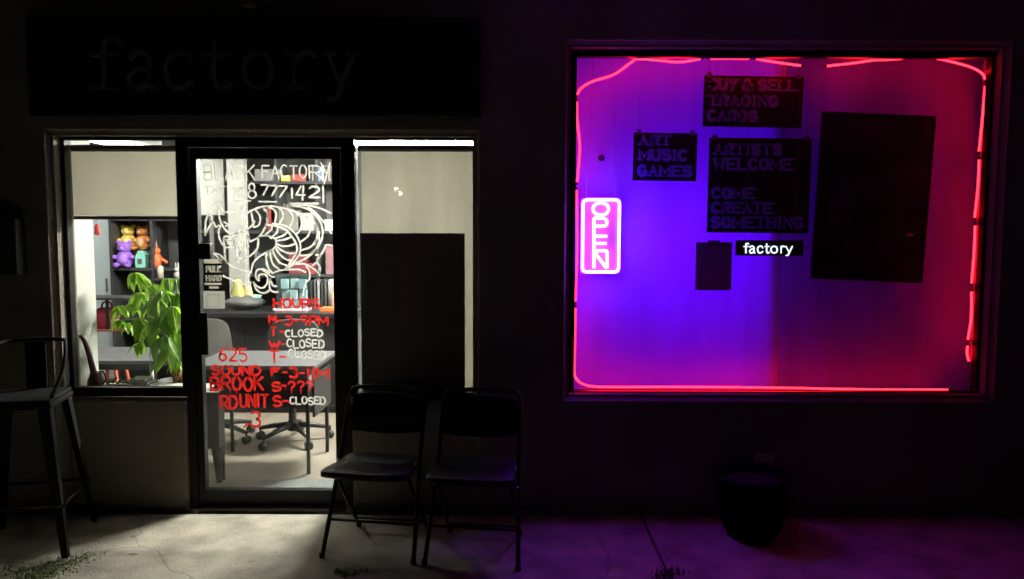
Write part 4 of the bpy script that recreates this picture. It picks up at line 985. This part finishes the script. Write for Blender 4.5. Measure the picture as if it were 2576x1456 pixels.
# ---- inside ledge with watering can, succulents, books
lg = thing('window_ledge', 'pale ledge along the inside of the left window', 'ledge', ((LX0 + LX1) / 2, .335, LZ0 - .07))
hw = (MUL1 - ix0) / 2
box('board', mat('pale_ledge', (.6, .6, .58), .4), lg, -hw, hw, -.098, .12, 0, .022, .003)
for s in (-1, 1): box('bracket', GREYM, lg, s * hw * .6 - .01, s * hw * .6 + .01, -.095, .09, -.1, -.0005)
lz = LZ0 - .047; wy = .305
wc = thing('watering_can', 'dark maroon watering can with a long spout on the window ledge', 'watering can', (X(241, 950, wy), wy, lz))
mm = mat('maroon_enamel', (.07, .012, .022), .4)
MB().lathe([(.045, 0), (.05, .01), (.047, .045), (.036, .075), (.03, .1), (.026, .1), (.0, .095)], (0, 0, 0), 20).build('body', mm, wc)
s0 = at(241, 950, wy); sp = [at(x, y, wy) - Vector((X(241, 950, wy), wy, lz)) for x, y in ((238, 945), (230, 915), (222, 885), (212, 858), (203, 846), (197, 848))]
MB().tube(smooth(sp, 5), [.02 - .013 * i / 25 for i in range(26)], 10).build('spout', mm, wc)
MB().tube(smooth([(.03, 0, .02), (.062, 0, .05), (.05, 0, .095), (.025, 0, .1)], 5), .006, 8).build('handle', mm, wc)
succ_m = mat('succulent_green', (.22, .32, .12), .5, var=.3, scale=20)
sp_ = thing('succulent', 'small pale green succulents in a tray on the window ledge', 'plant', (X(296, 955, .315), .315, lz))
box('tray', mat('cream_tray', (.55, .55, .42), .5), sp_, -.085, .085, -.03, .03, 0, .022, .004)
lf = MB().ball((0, .0, .018), (.009, .006, .02), 8, 6).mesh('leaf')
for i in range(5):
    for k in range(7):
        o = obj('leaf', lf, succ_m, sp_); a = 2 * math.pi * k / 7
        o.location = (-.066 + .033 * i, random.uniform(-.008, .008), .022 + .006 * (i % 2)); o.rotation_euler = (R(38) * math.sin(a), R(38) * math.cos(a), a); o.scale = (1, 1, .8 + .5 * random.random())
bs = [('white', 'white book on the ledge, lowest of the flat stack'), ('grey', 'grey book in the middle of the flat stack on the ledge'), ('white', 'slim white booklet topmost of the flat stack on the ledge')]
for i, (c, lb_) in enumerate(bs):
    room_box('book', lb_, 'book', CM[c], X(318 + 6 * i, 950, .35), X(384 - 7 * i, 950, .35), .32, .43, lz + .001 + i * .017, lz + .016 + i * .017, .002)
# ---- money tree
PYD = .58
pt = thing('money_tree', 'leafy green potted plant with drooping fingered leaves behind the left window', 'plant', (X(446, 960, PYD), PYD, .012))
p0 = Vector((X(446, 960, PYD), PYD, .012)); zp = Z(446, 955, PYD) - .012
MB().lathe([(.09, zp - .2), (.11, zp - .04), (.125, zp - .035), (.125, zp), (.11, zp), (.105, zp - .02), (0, zp - .02)], (0, 0, 0), 24).build('pot', mat('charcoal_pot', (.05, .05, .055), .6), pt)
MB().lathe([(.1, 0), (.1, .02), (.03, .04), (.03, zp - .24), (.1, zp - .22), (.1, zp - .201)], (0, 0, 0), 20).build('stand', BLACKM, pt)
bk = mat('bark', (.35, .2, .09), .9, var=.4, scale=40, bump=.6)
for k in range(3):
    MB().tube([(math.cos(k * 2.1 + i * .9) * .022, math.sin(k * 2.1 + i * .9) * .022, zp - .02 + i * .035) for i in range(9)], .014, 8).build('trunk', bk, pt)
leafm = bpy.data.materials.new('leaf_green'); leafm.use_nodes = True
nn = leafm.node_tree; nn.nodes.clear()
d_ = nn.nodes.new('ShaderNodeBsdfPrincipled'); t_ = nn.nodes.new('ShaderNodeBsdfTranslucent'); mx = nn.nodes.new('ShaderNodeMixShader'); mx.inputs[0].default_value = .42
d_.inputs['Roughness'].default_value = .38
oi = nn.nodes.new('ShaderNodeObjectInfo'); rp = nn.nodes.new('ShaderNodeValToRGB'); rp.color_ramp.elements[0].color = (.11, .24, .02, 1); rp.color_ramp.elements[1].color = (.30, .46, .05, 1)
tcl = nn.nodes.new('ShaderNodeTexCoord'); sx_ = nn.nodes.new('ShaderNodeSeparateXYZ'); nn.links.new(tcl.outputs['Object'], sx_.inputs[0])
wv = nn.nodes.new('ShaderNodeTexWave'); wv.inputs['Scale'].default_value = 34; wv.inputs['Distortion'].default_value = 1.5; wv.bands_direction = 'Y'
ab = nn.nodes.new('ShaderNodeMath'); ab.operation = 'ABSOLUTE'; nn.links.new(sx_.outputs[0], ab.inputs[0])
cb_ = nn.nodes.new('ShaderNodeCombineXYZ'); sk = nn.nodes.new('ShaderNodeMath'); sk.operation = 'MULTIPLY_ADD'; sk.inputs[1].default_value = -1.1
nn.links.new(ab.outputs[0], sk.inputs[0]); nn.links.new(sx_.outputs[1], sk.inputs[2]); nn.links.new(sk.outputs[0], cb_.inputs[1]); nn.links.new(cb_.outputs[0], wv.inputs['Vector'])
rib = nn.nodes.new('ShaderNodeMapRange'); rib.inputs[1].default_value = .0008; rib.inputs[2].default_value = .003; rib.inputs[3].default_value = 1.45; rib.inputs[4].default_value = 1.0; nn.links.new(ab.outputs[0], rib.inputs[0])
wm = nn.nodes.new('ShaderNodeMapRange'); wm.inputs[3].default_value = .78; wm.inputs[4].default_value = 1.1; nn.links.new(wv.outputs['Fac'], wm.inputs[0])
mm_ = nn.nodes.new('ShaderNodeMath'); mm_.operation = 'MULTIPLY'; nn.links.new(rib.outputs[0], mm_.inputs[0]); nn.links.new(wm.outputs[0], mm_.inputs[1])
vm_ = nn.nodes.new('ShaderNodeVectorMath'); vm_.operation = 'SCALE'; nn.links.new(rp.outputs[0], vm_.inputs[0]); nn.links.new(mm_.outputs[0], vm_.inputs['Scale'])
nn.links.new(oi.outputs['Random'], rp.inputs[0]); nn.links.new(vm_.outputs[0], d_.inputs['Base Color'])
hs = nn.nodes.new('ShaderNodeHueSaturation'); hs.inputs['Value'].default_value = 1.9; nn.links.new(rp.outputs[0], hs.inputs['Color']); nn.links.new(hs.outputs[0], t_.inputs[0])
oo = nn.nodes.new('ShaderNodeOutputMaterial'); nn.links.new(d_.outputs[0], mx.inputs[1]); nn.links.new(t_.outputs[0], mx.inputs[2]); nn.links.new(mx.outputs[0], oo.inputs[0])
def leaflet_mesh(L=.17, W=.034, droop=.35):
    mb = MB(); n = 8; vs = []
    for i in range(n + 1):
        t = i / n; wd = W * (math.sin(math.pi * t ** .8) ** .85 if 0 < t < 1 else .02); z = -droop * L * t * t
        vs += [(-wd, L * t, z + wd * .45), (0, L * t, z), (wd, L * t, z + wd * .45)]
    fs = []
    for i in range(n):
        a = i * 3; fs += [(a, a + 1, a + 4, a + 3), (a + 1, a + 2, a + 5, a + 4)]
    mb.add(vs, fs, True); return mb.mesh('leaf')
LM = [leaflet_mesh(.165, .034, .3), leaflet_mesh(.14, .031, .55), leaflet_mesh(.19, .038, .42)]
top = Vector((0, 0, zp + .26))
random.seed(21)
hubs = [(338, 686, .42, .7), (366, 700, .5, .5), (412, 730, .42, 1.0), (446, 738, .5, 1.0), (392, 752, .38, 1.05), (436, 770, .36, 1.1), (455, 800, .44, 1.0), (300, 768, .5, .7), (328, 762, .6, .65), (352, 800, .45, .85), (398, 800, .36, 1.1),
        (432, 838, .36, 1.15), (404, 850, .4, 1.05), (452, 860, .46, 1.0), (372, 830, .5, .8), (426, 880, .36, .95), (318, 812, .55, .6), (350, 735, .6, .7), (424, 700, .5, .75), (446, 700, .55, .8), (350, 862, .46, .6), (300, 805, .52, .55), (385, 715, .55, .7), (448, 905, .42, .8)]
for hx, hy, hY, hs_ in hubs:
    h = at(hx, hy, hY + .09) - p0
    midp = (top + h) / 2 + Vector((0, 0, .06))
    MB().tube(smooth([top, midp, h], 5), .0035, 6).build('leaf_stalk', mat('leaf_stalk', (.16, .3, .05), .5), pt)
    n = random.choice((6, 7, 7, 8)); a0 = random.uniform(0, 6.28)
    for k in range(n):
        o = obj('leaf', random.choice(LM), leafm, pt); a = a0 + 2 * math.pi * k / n + random.uniform(-.2, .2)
        o.location = h; o.rotation_euler = (R(random.uniform(-62, -22)), R(random.uniform(-15, 15)), a); s = hs_ * random.uniform(.75, 1.05); o.scale = (s, s, s)

# ================================================================== OUTSIDE: things on the sidewalk
def folding_chair(label, fl, frp):
    """front feet positions on the ground: left, right (as seen)"""
    c = (fl + frp) / 2; ang = math.atan2(frp.y - fl.y, frp.x - fl.x); wd = (frp - fl).length
    t = thing('folding_chair', label, 'folding chair', (c.x, c.y, 0), ang, 'black folding chairs against the wall')
    hw = wd / 2; r = .0115; top = .80; dy = .36
    # bent tube: front feet up to the top of the back
    def fr_(s, z): return Vector((s * (hw - .025 * min(1, z / .5)), .0 + dy * z / top, z))
    pts = [fr_(-1, .012), fr_(-1, .25), fr_(-1, .5), fr_(-1, .72)] 
    a = fr_(-1, .72); b = fr_(1, .72); tl = fr_(-1, top); tr = fr_(1, top)
    arcp = [a, Vector((tl.x + .008, tl.y - .01, top - .03)), Vector((tl.x + .035, tl.y, top)), Vector((0, tl.y + .02, top + .006)), Vector((tr.x - .035, tr.y, top)), Vector((tr.x - .008, tr.y - .01, top - .03)), b]
    full = pts[:-1] + smooth(arcp, 5) + [fr_(1, .5), fr_(1, .25), fr_(1, .012)]
    MB().tube(full, r, 10).build('front_frame', BLACKM, t)
    for s in (-1, 1):
        MB().tube([(s * (hw - .05), .06, .43), (s * (hw - .045), .25, .2), (s * (hw - .04), .415, .012)], r * .95, 8).build('rear_leg', BLACKM, t)
        MB().tube([(s * (hw - .03), .16, .465), (s * (hw - .045), .10, .40)], .006, 6).build('hinge_link', GREYM, t)
        for yy, xx in ((0.0, hw), (.415, hw - .04)): MB().lathe([(.014, 0), (.0155, .006), (.0145, .03), (.012, .031)], (s * xx, yy, 0), 10).build('rubber_foot', BLACKP, t)
        MB().ball((s * (hw - .018), .15, .36), .008, 8, 6).build('rivet', mat('bright_steel', (.6, .6, .62), .25, 1), t)
    f2 = fr_(-1, .17); MB().tube([f2, Vector((-f2.x, f2.y, f2.z))], .008, 8).build('front_bar', BLACKM, t)
    MB().tube([(-(hw - .043), .37, .068), (hw - .043, .37, .068)], .008, 8).build('rear_bar', BLACKM, t)
    # seat: rounded pan
    pl = [Vector(p) for p in ((-hw + .045, .33, 0), (-hw + .03, .15, 0), (-hw + .015, -.02, 0), (-hw + .06, -.075, 0), (0, -.09, 0), (hw - .06, -.075, 0), (hw - .015, -.02, 0), (hw - .03, .15, 0), (hw - .045, .33, 0), (0, .34, 0))]
    pl = smooth(pl, 4, True); n = len(pl); vs = []; fs = []
    for sc1, z in ((1, .43), (1.0, .452), (.93, .462), (.55, .452), (.2, .448)):
        for p in pl: q = Vector((0, .12, 0)); v = q + (p - q) * sc1; vs.append((v.x, v.y, z + (v.y - .12) * -.05))
    for i in range(4):
        for j in range(n): fs.append((i * n + j, i * n + (j + 1) % n, (i + 1) * n + (j + 1) % n, (i + 1) * n + j))
    fs += [tuple(range(n))[::-1], tuple(4 * n + j for j in range(n))]
    mb = MB(); mb.add(vs, fs, True); mb.build('seat', mat('black_vinyl', (.010, .010, .011), .5, var=.15, scale=40, bump=.35, bscale=160, spec=.3), t)
    # curved backrest
    mb = MB(); vs = []; fs = []; m_ = 14
    for i in range(m_ + 1):
        u = -1 + 2 * i / m_; x = u * (hw - .034)
        zb_ = .575 + .022 * u * u; zt2 = .775 - .012 * u * u
        bow = .035 * (1 - u * u)
        for z, o in ((zb_, .006), (zb_, -.012), ((zb_ + zt2) / 2, -.016), (zt2, -.012), (zt2, .006)):
            vs.append((x, dy * z / top + bow + o, z))
    for i in range(m_):
        for j in range(5): fs.append((i * 5 + j, i * 5 + (j + 1) % 5, (i + 1) * 5 + (j + 1) % 5, (i + 1) * 5 + j))
    fs += [(0, 1, 2, 3, 4), tuple(m_ * 5 + j for j in (4, 3, 2, 1, 0))]
    mb.add(vs, fs, True); mb.build('backrest', MATS['black_vinyl'], t)
folding_chair('black folding chair nearest the door, in front of the narrow window', atz(810, 1402, 0), atz(1040, 1419, 0))
folding_chair('black folding chair farther from the door, against the wall by the neon window', atz(1068, 1421, 0), atz(1303, 1435, 0))

# metal bar stool at far left
BSY = -.42
st = thing('bar_stool', 'dark metal bar stool with low back rail at the far left', 'bar stool', (atz(30, 1400, 0).x, BSY, 0), R(14))
s0 = Vector((atz(75, 1400, 0).x, BSY, 0))
sm_ = mat('gunmetal', (.009, .009, .009), .7, 0, var=.25, scale=10, spec=.15)
zs2 = Z(75, 1003, BSY - .1); hw = .17
MB().box(-hw, hw, -hw, hw, zs2 - .02, zs2).build('seat', sm_, st, .012)
MB().box(-hw - .004, hw + .004, -hw - .004, hw + .004, zs2 - .05, zs2 - .0205).build('seat_rim', sm_, st, .01)
for sx in (-1, 1):
    for sy in (-1, 1):
        lm = MB(); a = [(sx * (hw - .005), sy * (hw - .005), zs2 - .05), (sx * (hw + .075), sy * (hw + .075), .004)]
        for (du, dv) in ((1, 0), (0, 1)):
            w0, w1 = .055, .03
            A, B = Vector(a[0]), Vector(a[1]); o0_ = Vector((-sx * w0 * du, -sy * w0 * dv, 0)); o1_ = Vector((-sx * w1 * du, -sy * w1 * dv, 0)); th = Vector((-sx * .003 * dv, -sy * .003 * du, 0))
            lm.add([A, A + o0_, B + o1_, B, A + th, A + o0_ + th, B + o1_ + th, B + th], [(0, 1, 2, 3), (4, 7, 6, 5), (0, 4, 5, 1), (1, 5, 6, 2), (2, 6, 7, 3), (3, 7, 4, 0)])
        lm.build('leg', sm_, st)
for i in range(4):
    a = [(-1, -1), (1, -1), (1, 1), (-1, 1)]; p, q = a[i], a[(i + 1) % 4]; k = hw + .05
    MB().tube([(p[0] * k, p[1] * k, .26), (q[0] * k, q[1] * k, .26)], .009, 8).build('foot_rail', sm_, st)
zr = Z(140, 868, BSY) ; 
MB().tube(smooth([(hw - .01, -hw + .05, zs2 - .005), (hw + .012, .0, zs2 + .12), (hw - .005, hw * .6, zr - .02), (hw - .06, hw + .02, zr), (-hw + .06, hw + .02, zr), (-hw + .005, hw * .6, zr - .02), (-hw - .012, .0, zs2 + .12), (-hw + .01, -hw + .05, zs2 - .005)], 6), .0095, 10).build('back_rail', sm_, st)
MB().box(-.05, .05, hw - .004, hw + .004, zs2 - .03, zr - .005).build('back_splat', sm_, st, .003)

# round black planter under the neon window
pp = atz(1905, 1360, 0)
pl = thing('planter_pot', 'round black planter pot on the sidewalk under the neon window', 'planter', (pp.x, pp.y + .1, 0))
MB().lathe([(.12, 0), (.155, .04), (.185, .15), (.19, .25), (.182, .3), (.2, .305), (.2, .33), (.172, .33), (.165, .29), (0, .285)], (0, 0, 0), 32).build('bowl', mat('black_glazed', (.005, .005, .006), .85, spec=.1), pl)
soil = MB().ball((0, 0, .285), (.16, .16, .03), 16, 8); soil.build('soil', mat('soil', (.015, .012, .01), .95, var=.4, scale=40, bump=.8), pl)

# weeds and grass at the sidewalk edge
random.seed(5)
gm = MB()
def tuft(cx, cy, n, h, spread):
    for _ in range(n):
        x, y = random.gauss(cx, spread), random.gauss(cy, spread * .7); a = random.uniform(0, 6.28); l = h * random.uniform(.4, 1.1); ln = random.uniform(.2, .9) * l; wd = random.uniform(.0015, .003)
        d = Vector((math.cos(a), math.sin(a), 0)); s = Vector((-d.y, d.x, 0)) * wd; b = Vector((x, y, -.004))
        m1 = b + d * ln * .4 + Vector((0, 0, l * .65)); e = b + d * ln + Vector((0, 0, l * .8))
        gm.add([b - s, b + s, m1 + s, m1 - s, e], [(0, 1, 2, 3), (3, 2, 4)])
for x, y, n, h, sp in ((165, 1415, 420, .016, .06), (95, 1450, 420, .02, .06), (215, 1398, 160, .013, .045), (130, 1432, 260, .018, .05), (30, 1440, 160, .015, .07)):
    p = atz(x, y, 0); tuft(p.x, p.y, n, h, sp)
tag(gm.build('grass', mat('grass_blades', (.11, .17, .035), .7, var=.4, scale=30)), 'short green grass growing on the sidewalk at lower left', 'grass', None, 'stuff')
gm = MB()
for x, y, n, h, sp in ((1690, 1440, 130, .03, .035), (1665, 1452, 90, .03, .03), (1545, 1416, 25, .008, .02)):
    p = atz(x, y, 0); tuft(p.x, p.y, n, h, sp)
tag(gm.build('joint_weeds', MATS['grass_blades']), 'dark weeds growing in the sidewalk joint below the neon window', 'weeds', None, 'stuff')
gm = MB()
for x, y, n, h, sp in ((858, 1440, 60, .025, .02), (880, 1448, 60, .03, .025), (905, 1440, 40, .02, .03)):
    p = atz(x, y, 0); tuft(p.x, p.y, n, h, sp)
tag(gm.build('crack_weeds', MATS['grass_blades']), 'dry weeds in the sidewalk crack before the folding chairs', 'weeds', None, 'stuff')

# twin-bulb lamp across the street behind the viewer, seen only as two glints in the narrow window
def mirrored(x, y, Yl):
    p = at(x, y, GY); d = p - Vector((0, CAM_Y, CAM_Z)); t = (GY - Yl) / d.y; return Vector((p.x + d.x * t, Yl, p.z + d.z * t))
b1, b2 = mirrored(997, 476, -12), mirrored(1006, 486, -12)
sl_ = thing('street_lamp', 'twin bulb lamp post across the street, glinting in the narrow window', 'street lamp', ((b1.x + b2.x) / 2, -12, -.14))
o_ = Vector(((b1.x + b2.x) / 2, -12, -.14))
MB().tube([(0, 0.1, 0), (0, 0.1, b1.z + .14)], [.06, .035], 10).build('pole', BLACKM, sl_)
for b_ in (b1, b2):
    MB().tube([Vector((0, .1, b1.z + .05)), b_ - o_ + Vector((0, .05, 0))], .012, 8).build('arm', BLACKM, sl_)
    MB().ball(b_ - o_, .045, 14, 10).build('bulb', emis('street_bulb', (60, 52, 34), 1), sl_)
